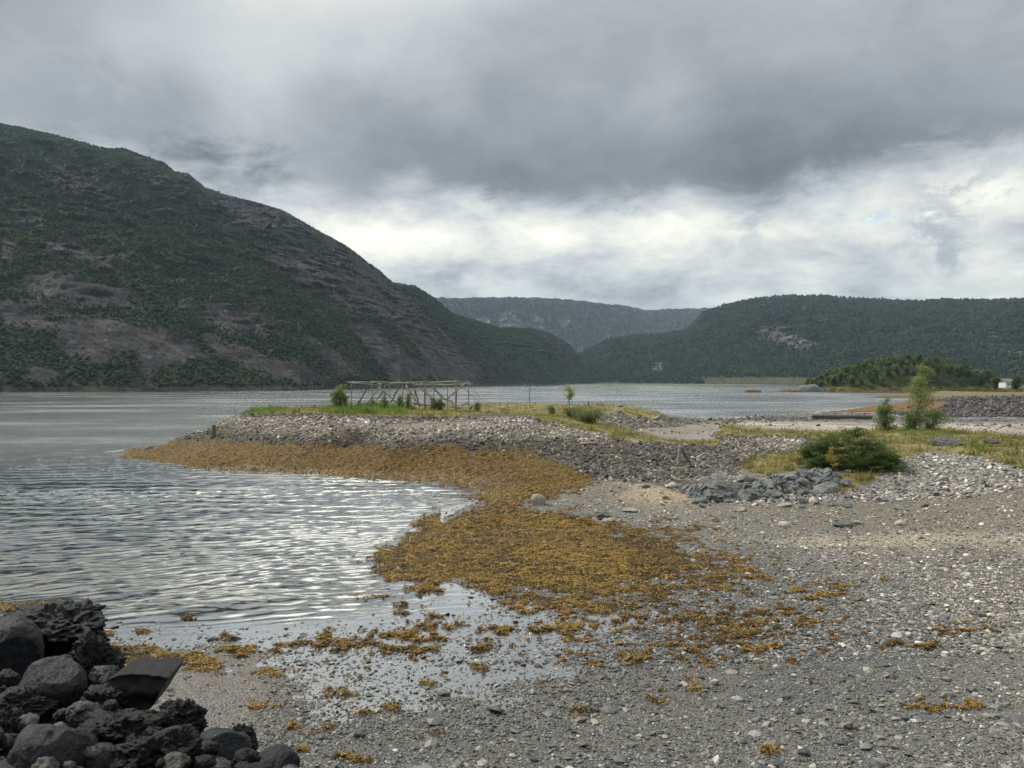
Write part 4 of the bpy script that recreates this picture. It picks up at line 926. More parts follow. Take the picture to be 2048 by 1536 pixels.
# the grey green bedrock outcrop on the right bank: blocks parted by open joints
OUT = [(1440, 975, 62, 36, .18, 'largest sloping block at the left end of the grey green outcrop'), (1490, 985, 40, 27, .05, 'tan faced block in the middle of the outcrop\'s foot'), (1500, 955, 50, 24, -.2, 'flat topped block on the upper left of the outcrop'),
       (1575, 955, 42, 34, -.5, 'jagged upright block under the yellow grass of the outcrop'), (1545, 985, 36, 20, .0, 'low broken block between the tan block and the dark cube'), (1608, 981, 26, 19, .1, 'dark blocky cube of rock at the foot of the outcrop'), (1650, 972, 52, 24, .15, 'smooth pale ledge at the right end of the outcrop'), (1692, 962, 20, 14, .3, 'dark cracked block half under the juniper'), (1440, 948, 36, 13, -.3, 'thin slab capping the left end of the outcrop'),
       (1400, 1000, 22, 11, .2, 'low wedge at the extreme left foot of the outcrop'), (1890, 876, 36, 13, .1, 'dark grey rock breaking through the grass at the top of the right bank'), (1985, 876, 20, 7, .1, 'small grey rock in the grass near the right edge')]
for i, (px, py, rx, ry, tl, lab) in enumerate(OUT):
    o = put_rock('rock_outcrop', px, py + 3 + 4 * (i >= 10), rx * (.72 if i < 10 else 1), ry * (.62 if i < 10 else .8), M['greenstone' if i < 10 else 'darkrock'], lab, 'rock outcrop', seed=300 + i * 7, sub=5, chops=26, rough=.10, ridged=.06 if i < 10 else .2, freq=3.5, tilt=tl, sink=.35, depth=.8)
    o.data.polygons.foreach_set('use_smooth', [False] * len(o.data.polygons)); o.rotation_euler = (0, tl, i * 1.7)
def outcrop_mass():
    x, y = np.meshgrid(np.linspace(7.9, 16.6, 420), np.linspace(37.6, 44.5, 330))
    fy = np.interp(x, [7.9, 8.6, 9.9, 11.2, 12.5, 13.8, 15.0, 16.6], [39.6, 38.6, 38.4, 39.0, 39.4, 39.7, 40.1, 40.9]) + .5 * fbm(x * .9, y * .3, oct=3) - .15
    A = np.interp(x, [7.9, 8.5, 9.3, 10.4, 11.5, 12.4, 13.2, 14.3, 15.4, 16.4], [-.3, .30, .55, .4, .18, .5, .5, .22, .28, -.3])
    t = y - fy; q = np.interp(t, [-.5, 0, .12, .45, .7, 1.5, 2.5, 4.5], [-.4, -.1, .45, .6, 1, 1.0, .55, -.5])
    st = (x * .5 + y * .9) * 1.5 + 1.2 * fbm(x * .5, y * .5, oct=2); saw = np.abs((st % 1) - .15)
    blk = fbm(x * 1.3 + 3, y * 1.3, oct=2); joint = np.minimum(np.abs(pn(x * 1.1, y * .7)), np.abs(pn(x * .8 + 9, y * 1.2 + 4)))
    z = H(x, y) + A * q + (.16 * saw + .28 * np.floor(blk * 4) / 4 - .22 * sstep(.07, .0, joint) + .07 * fbm(x * 3, y * 3, oct=4, ridged=True)) * sstep(-.2, .1, t) * sstep(2.6, 1.6, t) - .07
    x = x + .12 * fbm(x * 2, z * 3, oct=3); y = y + .22 * fbm(x * 2.2 + 5, z * 4, oct=3)
    i = np.arange(x.size).reshape(x.shape); Fc = np.stack([i[:-1, :-1], i[:-1, 1:], i[1:, 1:], i[1:, :-1]], -1).reshape(-1, 4)
    tag(obj_np('rock_outcrop', np.stack([x, y, z], -1).reshape(-1, 3), Fc, M['greenstone']), 'cracked blue grey bedrock ledge under the yellow grass and the juniper', 'rock outcrop')
outcrop_mass()
for i in range(46):
    px, py = random.uniform(1390, 1700), random.uniform(975, 1015); s = random.uniform(5, 12)
    put_rock('rock_fragment', px, py, s, s * .6, M['greenstone'], 'grey angular fragment fallen at the foot of the outcrop', 'rock', 'fragments at the foot of the outcrop', seed=400 + i, sub=3, chops=9, rough=.12, tilt=random.uniform(-.5, .5))

# ------------------------------------------------------------------ slag heap at the lower left
def heap_D(py, z=3.35): return (CAMH - z) * F / (py - HY)
SL_ = [('slag_skull', 18, 1300, 62, 66, 'D', 'tall drum shaped grey slag lump at the left edge of the heap'),
       ('slag_lump', 112, 1256, 96, 44, 'R', 'rough ridge of porous slag crowning the top of the heap'),
       ('slag_skull', 105, 1372, 62, 56, 'D', 'dark rounded slag skull in the upper middle of the heap'),
       ('slag_lump', 192, 1322, 44, 50, 'R', 'craggy black lump at the upper right shoulder of the heap'),
       ('slag_plate', 207, 1358, 30, 24, 'P', 'smooth grey curved shard leaning on the craggy shoulder lump'),
       ('slag_lump', 160, 1335, 44, 20, 'P', 'brownish flat slag plates between the ridge and the dark skull'),
       ('slag_lump', 215, 1395, 40, 28, 'R', 'rugged slag lump under the smooth grey shard'),
       ('slag_lump', 40, 1405, 60, 24, 'R', 'ragged slag crust above the big front skull'),
       ('slag_lump', 172, 1432, 38, 26, 'P', 'rusty brown edged slag slab above the front skull\'s right side'),
       ('slag_lump', 12, 1455, 34, 34, 'R', 'rough slag lump cut by the left edge of the picture'),
       ('slag_skull', 106, 1512, 82, 76, 'D', 'biggest smooth round slag skull at the bottom left'),
       ('slag_lump', 234, 1462, 78, 42, 'R', 'broad knobbly slag lump right of the biggest skull'),
       ('slag_lump', 318, 1512, 78, 52, 'K', 'hollow porous slag bowl at the bottom of the heap'),
       ('slag_skull', 352, 1484, 46, 28, 'D', 'low smooth skull behind the hollow porous bowl'),
       ('slag_lump', 356, 1443, 46, 36, 'R', 'crumbly black lump right below the broken half shell'),
       ('slag_skull', 442, 1500, 58, 42, 'D', 'smooth oval skull right of the porous bowl'),
       ('slag_lump', 482, 1486, 34, 30, 'R', 'crumbly lump behind the smooth oval skull'),
       ('slag_skull', 545, 1532, 54, 38, 'D', 'ribbed skull at the right end of the heap'),
       ('slag_plate', 440, 1540, 48, 18, 'P', 'flaky grey plate between the two right hand skulls'),
       ('slag_skull', 202, 1524, 36, 36, 'D', 'small smooth skull tucked between the biggest skull and the porous bowl'),
       ('slag_lump', 335, 1413, 14, 12, 'R', 'tiny black lump on the tip of the broken half shell'),
       ('slag_lump', 300, 1440, 20, 16, 'R', 'little slag lump in the gap below the half shell'),
       ('slag_skull', 30, 1545, 50, 26, 'D', 'grey slag skull in the bottom left corner'),
       ('slag_lump', 250, 1535, 30, 20, 'P', 'pale crusted shard in front of the porous bowl'),
       ('slag_lump', 500, 1546, 26, 18, 'R', 'low slag lump between the last two skulls'),
       ('slag_lump', 240, 1375, 22, 18, 'R', 'small slag lump above the broken half shell')]
for i, (nm, px, py, rx, ry, ty, lab) in enumerate(SL_):
    D = heap_D(py + ry * .3); kw = dict(D=D, seed=500 + i * 3, sub=6, depth=.9)
    if ty == 'D': o = put_rock(nm, px, py, rx, ry, M['slag_dome'], lab, 'slag lump', chops=3, rough=.09, freq=1.5, ridged=.035, **kw)
    elif ty == 'P': o = put_rock(nm, px, py, rx, ry, M['slag_plate'], lab, 'slag lump', chops=9, rough=.2, freq=2.5, ridged=.12, tilt=random.uniform(-.4, .4), **{**kw, 'depth': .6})
    else: o = put_rock(nm, px, py, rx, ry, M['slag_rough'], lab, 'slag lump', chops=6, rough=.32, freq=2.2, ridged=.32, **kw)
# broken half shell: a thick curved piece of slag crust seen from its fractured side
def half_shell():
    D = heap_D(1405); k = D / F; cx, cz = (272 - HX) * k, CAMH - (1372 - HY) * k
    out = [(-62, -6), (-58, -26), (-40, -52), (-8, -60), (28, -46), (46, -16), (62, 14), (44, 20), (0, 22), (-40, 20), (-60, 10)]
    bm = bmesh.new(); f = [bm.verts.new((x * k, 0, y * k)) for x, y in out]; b = [bm.verts.new((x * k * .9 + .03, .34, y * k * .9 + .05)) for x, y in out]; n = len(out)
    bm.faces.new(f); bm.faces.new(b[::-1])
    for i in range(n): bm.faces.new((f[i], b[i], b[(i + 1) % n], f[(i + 1) % n]))
    bmesh.ops.recalc_face_normals(bm, faces=bm.faces); bmesh.ops.triangulate(bm, faces=bm.faces)
    for _ in range(4): bmesh.ops.subdivide_edges(bm, edges=bm.edges, cuts=1, use_grid_fill=True)
    V = np.array([v.co[:] for v in bm.verts]); n = fbm(V[:, 0] * 9, V[:, 1] * 9, V[:, 2] * 9, oct=4); V += np.stack([n * .012, n * .035 + .02 * np.sin(V[:, 2] * 30), n * .012], 1)
    Fc = np.array([[v.index for v in fa.verts] for fa in bm.faces]); bm.free()
    o = obj_np('slag_shell', V, Fc, M['slag_rough'], smooth=True); o.location = (cx, D, cz); tag(o, 'black broken half shell of slag jutting out on the right of the heap', 'slag lump')
half_shell()
r_ = random.Random(5); nfill = 0
for i in range(90):
    px = r_.uniform(-40, 590); top = np.interp(px, [-120, 0, 100, 200, 235, 300, 330, 400, 470, 520, 600], [1245, 1250, 1262, 1310, 1365, 1430, 1440, 1480, 1500, 1525, 1555]); py = r_.uniform(top, 1560); z = r_.uniform(3.3, 3.52); D = heap_D(py, z); s = r_.uniform(.035, .09) * F / D
    put_rock('slag_piece', px, py, s, s * r_.uniform(.6, 1), M[('slag_rough', 'slag_plate')[i % 3 == 0]], 'small jagged shard of slag lying loose on top of the heap', 'slag lump', 'small shards on the slag heap', D=D, seed=1300 + i, sub=4, chops=8, rough=.3, ridged=.2, tilt=r_.uniform(-.8, .8))
for i in range(400):
    px = r_.uniform(-120, 600); top = np.interp(px, [-120, 0, 100, 200, 235, 300, 330, 400, 470, 520, 600], [1235, 1240, 1245, 1290, 1345, 1415, 1425, 1465, 1490, 1515, 1545]); py = r_.uniform(top, 1640)
    D = heap_D(py, 3.1); rad = r_.uniform(.07, .2); s = rad * F / D
    py = py + s * 1.0 + 8
    if nfill >= 130: break
    nfill += 1
    ty = r_.random(); o = put_rock('slag_piece', px, py, s, s * r_.uniform(.6, 1), M['slag_rough' if ty < .7 else 'slag_dome'], 'broken black slag piece filling a gap in the heap', 'slag lump', 'slag pieces filling the heap', D=heap_D(py, 3.12), seed=700 + i, sub=5, chops=7, rough=.25, ridged=.2 if ty < .7 else .02, tilt=r_.uniform(-.5, .5))

# ------------------------------------------------------------------ woodwork
def beam(name, p0, p1, w, h, mat, parent=None, r=None, uneven=.12):
    """weathered sawn timber between two points"""
    r = r or random; p0, p1 = Vector(p0), Vector(p1); d = (p1 - p0); a = d.cross(Vector((0, 0, 1)));  a = (a.normalized() if a.length > 1e-4 else Vector((1, 0, 0))); b = a.cross(d).normalized()
    V = []; n = 5
    for i in range(n + 1):
        c = p0 + d * i / n; e = 1 + r.uniform(-uneven, uneven); c = c + a * r.uniform(-.006, .006)
        for s, t in ((-1, -1), (1, -1), (1, 1), (-1, 1)): V.append(c + a * s * w / 2 * e + b * t * h / 2 * e)
    Fc = [[i * 4 + k, i * 4 + (k + 1) % 4, i * 4 + 4 + (k + 1) % 4, i * 4 + 4 + k] for i in range(n) for k in range(4)] + [[3, 2, 1, 0], [n * 4, n * 4 + 1, n * 4 + 2, n * 4 + 3]]
    return obj_np(name, np.array([v[:] for v in V]), np.array(Fc), mat, parent)
def pole(name, p0, p1, r0, r1, mat, parent=None, seed=0, amp=.008, n=6):
    rr = np.random.default_rng(seed); path = wobble(p0, p1, n, amp, rr)
    v, f = tube(path, [r0 + (r1 - r0) * i / n for i in range(n + 1)], 8); return obj_np(name, v, f, mat, parent, smooth=True)
RD = 88.0
def rp(cx, cy, D=RD):                                    # survey of the rack, from a sighting of each joint
    px, py = 680 + cx / 6.4, 750 + cy / 6.4; return Vector(((px - HX) / F * D, D, CAMH - (py - HY) / F * D))
def rack():
    o0 = rp(900, 395); root = empty('fish_drying_rack', (o0.x, o0.y, 3.2)); tag(root, 'long grey fish drying rack of crossed poles on the green spit', 'drying rack')
    off = Vector((o0.x, o0.y, 3.2)); rs = random.Random(3)
    P = lambda nm, a, b, r0, r1, m, s: pole(nm, a - off, b - off, r0, r1, m, root, s)
    s = 0
    for cx, top, bot, d, r0 in [(148, 96, 360, 0, .05), (410, 100, 340, 4, .045), (572, 120, 370, 2, .05), (637, 130, 300, 5, .03), (800, 120, 320, 4, .045), (955, 115, 370, 0, .05), (1088, 125, 385, 2, .11), (1200, 120, 340, 4, .045), (1375, 120, 340, 4, .05), (1485, 105, 385, 2, .11), (1648, 120, 400, 0, .055)]:
        s += 1; a = rp(cx, top, RD + d); b = a.copy(); b.z = float(H(b.x, b.y)) - .2; P('post', a, b, r0, r0, M['wood'], s)
    for x0, y0, x1, y1, d in [(375, 125, 235, 362, 1), (535, 110, 335, 380, -1), (555, 212, 470, 315, 3), (505, 165, 775, 395, 0), (785, 90, 655, 345, 1), (845, 130, 1025, 400, -1), (958, 190, 1020, 410, 1), (1020, 150, 1315, 430, -1), (1180, 150, 1355, 325, 1), (1600, 110, 1345, 328, 0)]:
        s += 1; P('brace', rp(x0, y0, RD + d), rp(x1, y1, RD + d - .5), .085, .07, M['wood'] if s % 2 else M['darkwood'], s)
    for x0, y0, x1, y1, d, r0 in [(85, 97, 460, 96, 0, .075), (130, 100, 500, 128, -1, .06), (150, 84, 560, 112, 3, .06), (395, 92, 900, 112, 1, .075), (540, 100, 1010, 98, 2, .07), (600, 132, 700, 118, -1, .05), (845, 110, 1300, 120, 0, .075), (930, 128, 1405, 132, -1, .085), (960, 104, 1525, 78, 4, .07), (1150, 100, 1660, 92, 3, .075),
                              (1280, 122, 1700, 122, 0, .085), (840, 96, 1500, 92, 2, .06), (700, 104, 1200, 110, -.5, .06), (480, 114, 860, 106, 3, .06), (1400, 124, 1690, 108, 1, .06), (740, 92, 790, 78, 0, .03)]:
        s += 1; P('rail', rp(x0, y0, RD + d), rp(x1, y1, RD + d + .3), r0, r0 * .7, M['wood'], s)
    for cx, cy in [(120, 96), (410, 98), (530, 110), (770, 106), (870, 108), (945, 112), (1050, 108), (1190, 100), (1375, 126), (1480, 88), (1600, 112), (1650, 112), (300, 96), (650, 112)]:
        s += 1; P('crossbar', rp(cx, cy, RD - 1.3), rp(cx + rs.uniform(-8, 8), cy - 4, RD + 5), .065, .055, M['wood'], s)
    for a, b in (((1570, 160), (1850, 400)), ((1665, 150), (1885, 395))): s += 1; P('guy_wire', rp(*a), rp(*b, RD + .5), .022, .018, M['darkwood'], s)
rack()
def board_on(name, x0, y0, x1, y1, w, h, mat, label, dz=.0, D=RD - .8, cat='board'):
    a, b = rp(x0, y0, D), rp(x1, y1, D - .4)
    m = (a + b) / 2; root = a; o = beam(name, a - m, b - m, w, h, mat); o.location = m; return tag(o, label, cat)
for i, (q, w, h, m, lab) in enumerate([((1350, 325, 1530, 395), .22, .07, 'wood', 'grey board leaning from the fallen brace into the wreck under the rack'), ((1460, 448, 1580, 395), .18, .06, 'palewood', 'pale board pointing up to the right in front of the rack wreck'), ((1655, 460, 1695, 392), .26, .07, 'palewood', 'short pale board standing on end at the right of the rack wreck'),
        ((1540, 428, 1670, 405), .14, .06, 'palewood', 'thin pale board lying level in the rack wreck'), ((1550, 380, 1650, 368), .3, .12, 'wood', 'thick grey timber lying behind the pale boards'), ((1380, 318, 1445, 338), .16, .06, 'darkwood', 'short dark board at the foot of the crossed braces'), ((700, 345, 830, 360), .2, .08, 'wood', 'weathered plank in the grass at the middle of the rack'), ((830, 352, 1030, 368), .3, .1, 'wood', 'long weathered plank lying behind the front braces'),
        ((960, 372, 1130, 388), .3, .12, 'darkwood', 'dark plank under the thick post of the rack'), ((1200, 405, 1340, 375), .35, .3, 'darkwood', 'dark rotten timber block lying in the grass under the rack'), ((1270, 340, 1340, 375), .2, .06, 'wood', 'tilted board on top of the dark rotten timber block'), ((380, 348, 475, 385), .1, .05, 'palewood', 'pale stick slanting in the green grass at the left of the rack'), ((1440, 405, 1530, 425), .25, .15, 'wood', 'squared grey timber half sunk in the grass by the pale boards')]):
    board_on('board', *q, w, h, M[m], lab)
def stake(name, px, py, hpx, r0, mat, label, cat='post', sq=False, lean=0.0):
    x, y, z = hit(px, py); h = hpx / F * y; root = Vector((x, y, z))
    if sq: o = beam(name, (0, 0, -.3), (lean * h, 0, h), r0 * 2, r0 * 2, mat)
    else: o = pole(name, (0, 0, -.3), (lean * h, 0, h), r0, r0 * .8, mat, None, int(px))
    o.location = root; return tag(o, label, cat)
stake('post', 428, 876, 26, .11, M['darkwood'], 'square dark mooring post on the left end of the spit', sq=True)
stake('post', 1060, 813, 46, .05, M['darkwood'], 'tall thin pole standing alone right of the drying rack')
stake('post', 1177, 812, 9, .10, M['darkwood'], 'short stump of a post right of the lone sapling')
stake('post', 603, 817, 7, .05, M['darkwood'], 'tiny peg on the flat turf left of the drying rack')
stake('post', 1325, 833, 6, .08, M['darkwood'], 'small stub at the sloping right end of the spit\'s mound')
# two leaning timbers like an A on the rubble
x, y, z = hit(1356, 931); k = y / F
rt = empty('leaning_timbers', (x, y, z)); tag(rt, 'two weathered posts leaning together in an inverted V on the rubble', 'timber posts')
beam('upright', (0, 0, -.2), (5 * k, .0, 37 * k), 9 * k, 6 * k, M['wood'], rt); beam('prop', (28 * k, .1, -.1), (6 * k, .08, 37 * k), 8 * k, 5 * k, M['darkwood'], rt)
def drift(name, pts, r0, mat, label, up=3):
    P = [Vector(hit(px, py)) for px, py in pts]; c = P[0].copy(); k = P[0].y / F
    Q = [p - c + Vector((0, 0, up * k + .03)) for p in P]; v, f = tube(Q, [r0 * (1 - .5 * i / len(Q)) for i in range(len(Q))], 8); o = obj_np(name, v, f, mat, smooth=True); o.location = c; return tag(o, label, 'driftwood')
drift('driftwood', [(1342, 955), (1350, 962), (1362, 965), (1370, 965), (1378, 958), (1384, 950), (1394, 947)], .04, M['wood'], 'greyish bent branch lying on the rubble left of the outcrop')
drift('driftwood', [(1382, 918), (1392, 920), (1402, 914), (1410, 915)], .05, M['palewood'], 'short pale branch right of the leaning timbers')
drift('driftwood', [(1160, 893), (1178, 892), (1195, 892)], .12, M['wood'], 'straight grey log on the rubble slope of the spit', 4)
drift('driftwood', [(1305, 842), (1312, 839), (1318, 836)], .12, M['palewood'], 'pale log at the foot of the mound on the spit', 3)
drift('driftwood', [(1278, 868), (1284, 866), (1281, 862)], .05, M['palewood'], 'thin white stick on the sand track behind the spit', 3)
drift('driftwood', [(1645, 960), (1660, 968), (1672, 978)], .04, M['palewood'], 'thin bare twig under the juniper', 3)
# timber ledge at the edge of the flats
a = Vector(W(1622, 831, .75)); b = Vector(W(1745, 833, .6)); rt = empty('timber_ledge', ((a + b) / 2)); tag(rt, 'low dark timber edge running along the sand flats left of the birch', 'jetty edge'); m_ = (a + b) / 2
beam('plank', a - m_ + Vector((0, 0, .1)), b - m_ + Vector((0, 0, .1)), 1.2, .25, M['wood'], rt); beam('footing', a - m_ + Vector((.2, .05, -.35)), b - m_ + Vector((-.2, .05, -.35)), 1.0, .6, M['darkwood'], rt)

# ------------------------------------------------------------------ bushes and small trees near by
GC = ((.06, .095, .03), (.19, .25, .085)); YC = ((.09, .12, .035), (.22, .26, .085), (.42, .36, .10))
x, y, z = hit(1828, 864); D = 58.5; x = (1828 - HX) / F * D; z = float(H(x, D))
plant('birch_tree', (x, D, z), 4.7, 1.75, 28, 31, lambda t: .28 if t < .3 else (1.08 - t) * 1.2, 'tallest young birch with airy yellow green leaves on the right bank', 'tree', 12, .15, .05, ((.10, .13, .045), (.22, .26, .10), (.36, .33, .12)), base=.14, tr=.05, stems=2)
x = (1772 - HX) / F * D; plant('willow_shrub', (x, D, float(H(x, D))), 2.5, 1.05, 14, 32, cone, 'pointed green shrub close to the left side of the tall young birch', 'shrub', 9, .12, .05, (GC[0], (.16, .22, .07)), base=.04, tr=.035, stems=4)
x = (1868 - HX) / F * 60; plant('willow_shrub', (x - .75, 59.0, float(H(x, 60))), 1.9, 1.35, 12, 33, egg, 'low bush under the tall young birch on its right', 'shrub', 9, .14, .05, GC, base=.04, tr=.03, stems=4)
x = (1810 - HX) / F * 60; plant('willow_shrub', (x, 59, float(H(x, 60))), 1.3, .9, 12, 34, egg, 'low bush filling the gap between birch and pointed shrub', 'shrub', 9, .13, .045, GC, base=.04, tr=.03, stems=4)
D = 90; x = (1139 - HX) / F * D; plant('sapling', (x, D, float(H(x, D))), 3.1, .85, 14, 35, lambda t: .9, 'lone spindly sapling with a round crown near the middle of the spit', 'tree', 10, .13, .06, ((.12, .15, .045), (.26, .29, .09)), base=.55, tr=.06)
D = 87; x = (680 - HX) / F * D; plant('willow_bush', (x, D, float(H(x, D))), 2.5, 1.1, 13, 36, egg, 'big rounded pale green bush at the left end of the drying rack', 'bush', 16, .12, .07, ((.07, .10, .035), (.19, .23, .09)), base=.04, tr=.04, stems=4)
for i, (px, hh, w, lab) in enumerate([(800, 1.3, .5, 'dark green bush growing through the middle of the drying rack'), (816, 1.5, .35, 'thin upright shrub beside the dark bush inside the rack'), (768, 1.2, .8, 'leafy bush at the left centre foot of the drying rack'), (868, 1.2, .65, 'shrub next to the thick left post of the rack'), (745, .9, .55, 'low green shrub behind the crossing left braces'), (955, .9, .45, 'small bush under the right end of the rack'), (880, 1.4, .4, 'reddish stemmed shrub right of the thick post'), (1104, .8, .7, 'low weedy shrub left of the lone sapling')]):
    D = 86.5; x = (px - HX) / F * D; plant('shrub', (x, D, float(H(x, D))), hh * 1.2, w * .8, 9, 40 + i, egg, lab, 'shrub', 7, .12, .045, GC if i % 2 == 0 else ((.09, .12, .04), (.2, .22, .09)), base=.04, tr=.02, stems=4)
x, y, z = hit(1175, 846); plant('bush', (x, y, z), .8, 1.6, 16, 51, egg, 'low dark green bush on the slope of the spit\'s mound', 'bush', 10, .2, .05, ((.07, .10, .035), (.18, .21, .08)), base=.03, tr=.03, stems=5)
x, y, z = hit(1150, 836); plant('bush', (x, y, z), .7, 1.2, 12, 52, egg, 'paler low bush uphill from the dark bush on the mound', 'bush', 14, .12, .05, ((.08, .10, .035), (.17, .18, .06)), base=.03, tr=.03, stems=5)
x, y, z = hit(1710, 948); plant('shrub', (x - 1.2, y - .2, z), 1.4, .35, 6, 53, egg, 'small yellow leaved shoot in front of the juniper', 'shrub', 8, .06, .035, ((.25, .17, .03), (.4, .29, .05)), base=.3, tr=.015)
# wide juniper
def juniper():
    x, y, z = hit(1705, 935); r = np.random.default_rng(77); k = y / F
    root = empty('juniper_bush', (x, y, z)); tag(root, 'wide dark green juniper bush spreading over the outcrop', 'juniper bush')
    parts, V, Fc, CC, off = [], [], [], [], 0
    L = lambda t: t
    def env(px):                                        # top outline, metres above the root, at a sideways offset
        return np.interp(px, [-98, -90, -70, -45, -10, 20, 45, 65, 80, 95], [0, 30, 46, 60, 73, 70, 56, 38, 18, 0]) * k
    N = 520; tips = []
    for i in range(N):
        sx = r.uniform(-93, 86); top = env(sx); bot = np.interp(sx, [-95, -60, 0, 50, 95], [-8, -30, -52, -58, -26]) * k
        sy = r.uniform(-1, 1); hh = bot + (top - bot) * (1 - sy * sy * .5) * r.uniform(.08, 1) ** .7
        dirx = r.normal(.35 * np.sign(sx), .5); tips.append((Vector((sx * k, sy * 1.15, hh)), Vector((dirx, r.normal(-.2, .5), r.uniform(-.1, .5))).normalized()))
    for i in range(26):
        e = tips[r.integers(0, N)][0]; parts.append(tube(wobble((r.normal(0, .3), r.normal(0, .2), -.4), e * .8, 4, .08, r), [.05, .04, .03, .02, .008], 5))
    v, f = join(parts); obj_np('branches', v, f, M['bark'], root, smooth=True)
    per = 135; q = np.array([[-.012, 0, 0], [.012, 0, 0], [0, 0, 1.0]])
    P = np.repeat(np.array([t[0][:] for t in tips]), per, 0); Dv = np.repeat(np.array([t[1][:] for t in tips]), per, 0); n = len(P); s = r.uniform(0, .55, n)
    c = P + Dv * s[:, None] + r.normal(0, .085, (n, 3)) * np.array([1.4, 1.4, .45])
    R = rotm(r.uniform(0, 6.28, n), r.normal(0, 1.0, n), r.normal(0, 1.0, n)); v = np.einsum('nij,vj->nvi', R, q * np.array([1.6, 1, .085])) + c[:, None]
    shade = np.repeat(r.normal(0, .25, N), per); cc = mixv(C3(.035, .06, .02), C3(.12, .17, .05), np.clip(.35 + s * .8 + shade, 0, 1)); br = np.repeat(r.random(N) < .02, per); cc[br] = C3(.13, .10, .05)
    obj_np('foliage', v.reshape(-1, 3), np.arange(n * 3).reshape(n, 3), M['needle'], root, cols=np.repeat(cc, 3, 0))
juniper()

# ------------------------------------------------------------------ far small things
M['white'] = NT('white_board'); M['white'] = M['white'].out(M['white'].bsdf((.62, .63, .62), .7)); M['roofgrey'] = NT('roof_sheet'); M['roofgrey'] = M['roofgrey'].out(M['roofgrey'].bsdf((.12, .12, .13), .7))
M['pane'] = NT('window_pane'); M['pane'] = M['pane'].out(M['pane'].bsdf((.05, .06, .07), .15)); M['steel'] = NT('galvanised'); M['steel'] = M['steel'].out(M['steel'].bsdf((.35, .36, .37), .5))
def boxm(name, c, s, mat, parent=None):
    x, y, z = [q / 2 for q in s]; V = np.array([(a * x + c[0], b * y + c[1], d * z + c[2]) for d in (-1, 1) for a, b in ((-1, -1), (1, -1), (1, 1), (-1, 1))])
    return obj_np(name, V, np.array([[0, 3, 2, 1], [4, 5, 6, 7], [0, 1, 5, 4], [1, 2, 6, 5], [2, 3, 7, 6], [3, 0, 4, 7]]), mat, parent)
def house(px, D, z, w, h, d, label):
    rt = empty('house', ((px - HX) / F * D, D, z)); tag(rt, label, 'house'); boxm('wall', (0, 0, h / 2), (w, d, h), M['white'], rt)
    V = np.array([(-w / 2 - .3, -d / 2 - .3, h), (w / 2 + .3, -d / 2 - .3, h), (w / 2 + .3, d / 2 + .3, h), (-w / 2 - .3, d / 2 + .3, h), (-w / 2 - .3, 0, h + 1.3), (w / 2 + .3, 0, h + 1.3)])
    me = bpy.data.meshes.new('roof'); me.from_pydata([tuple(v) for v in V], [], [(0, 1, 5, 4), (2, 3, 4, 5), (0, 4, 3), (1, 2, 5), (0, 3, 2, 1)]); me.materials.append(M['roofgrey']); o = bpy.data.objects.new('roof', me); link(o); o.parent = rt
    for wx in (-.3, .05, .35): boxm('window', (wx * w, -d / 2 - .02, h * .58), (w * .1, .06, h * .3), M['pane'], rt)
house(2018, 345, 3.9, 5.6, 2.4, 5, 'white house half hidden between green bushes at the right edge')
def pylon(px, py, D, h):
    z = CAMH - (py - HY) / F * D; rt = empty('power_pylon', ((px - HX) / F * D, D, z - h)); tag(rt, 'slender mast with three white insulator discs on the wooded hill', 'pylon')
    pole('mast', (0, 0, -4), (0, 0, h + 2), .5, .3, M['steel'], rt, 1, 0)
    for i in range(3):
        v, f = ico(2); o = obj_np('insulator', v * np.array([2.1, 2.1, 2.0]), f, M['white'], rt, smooth=True); o.location = (0, -2.2, h - i * 11)
pylon(1539, 664, 2480, 26)

# ------------------------------------------------------------------ air, sky, light, camera
hz = NT('haze'); vol = hz.t.nodes.new('ShaderNodeVolumePrincipled'); vol.inputs['Color'].default_value = (.60, .80, 1.0, 1); vol.inputs['Density'].default_value = HAZE; vol.inputs['Anisotropy'].default_value = .2
hz.out(None, vol.outputs[0])
if HAZE > 0: tag(boxm('haze', (0, 4600, 396.9), (14000, 13000, 806), hz.m), 'thin blue haze hanging over the fjord', kind='stuff')

SUN_AZ, SUN_EL = -68.0, 42.0
w = NT('World', True); SC.world = w.m
sky = w.t.nodes.new('ShaderNodeTexSky'); sky.sky_type = 'NISHITA'; sky.sun_disc = False; sky.sun_elevation = math.radians(SUN_EL); sky.sun_rotation = math.radians(SUN_AZ)
G = w.pos('Generated'); s3 = w.n('ShaderNodeSeparateXYZ', None, None, Vector=G); X_, Y_, Z_ = s3.outputs
az = w.math('ARCTAN2', X_, Y_); el = w.math('ARCSINE', Z_)
AE = w.n('ShaderNodeCombineXYZ', 0, None, X=az, Y=w.math('MULTIPLY', el, 1.7), Z=0.0)
ang = lambda px, py: (math.atan((px - HX) / F), math.atan((HY - py) / math.hypot(F, px - HX)))
nA = w.noise(AE, 3.2, 7, .55, .2); nB = w.noise(AE, 10, 10, .68, .5); nC = w.noise(w.n('ShaderNodeVectorMath', 0, dict(operation='ADD'), i0=AE, i1=(5.3, 2.2, 1.0)), 5.0, 6, .5); nD = w.noise(w.n('ShaderNodeMapping', 0, None, Vector=AE, Scale=(1, 1.4, 1)), 7, 8, .6)
def sm(a, b, v): return w.n('ShaderNodeMapRange', 0, dict(interpolation_type='SMOOTHSTEP'), Value=v, **{'From_Min': a, 'From_Max': b})
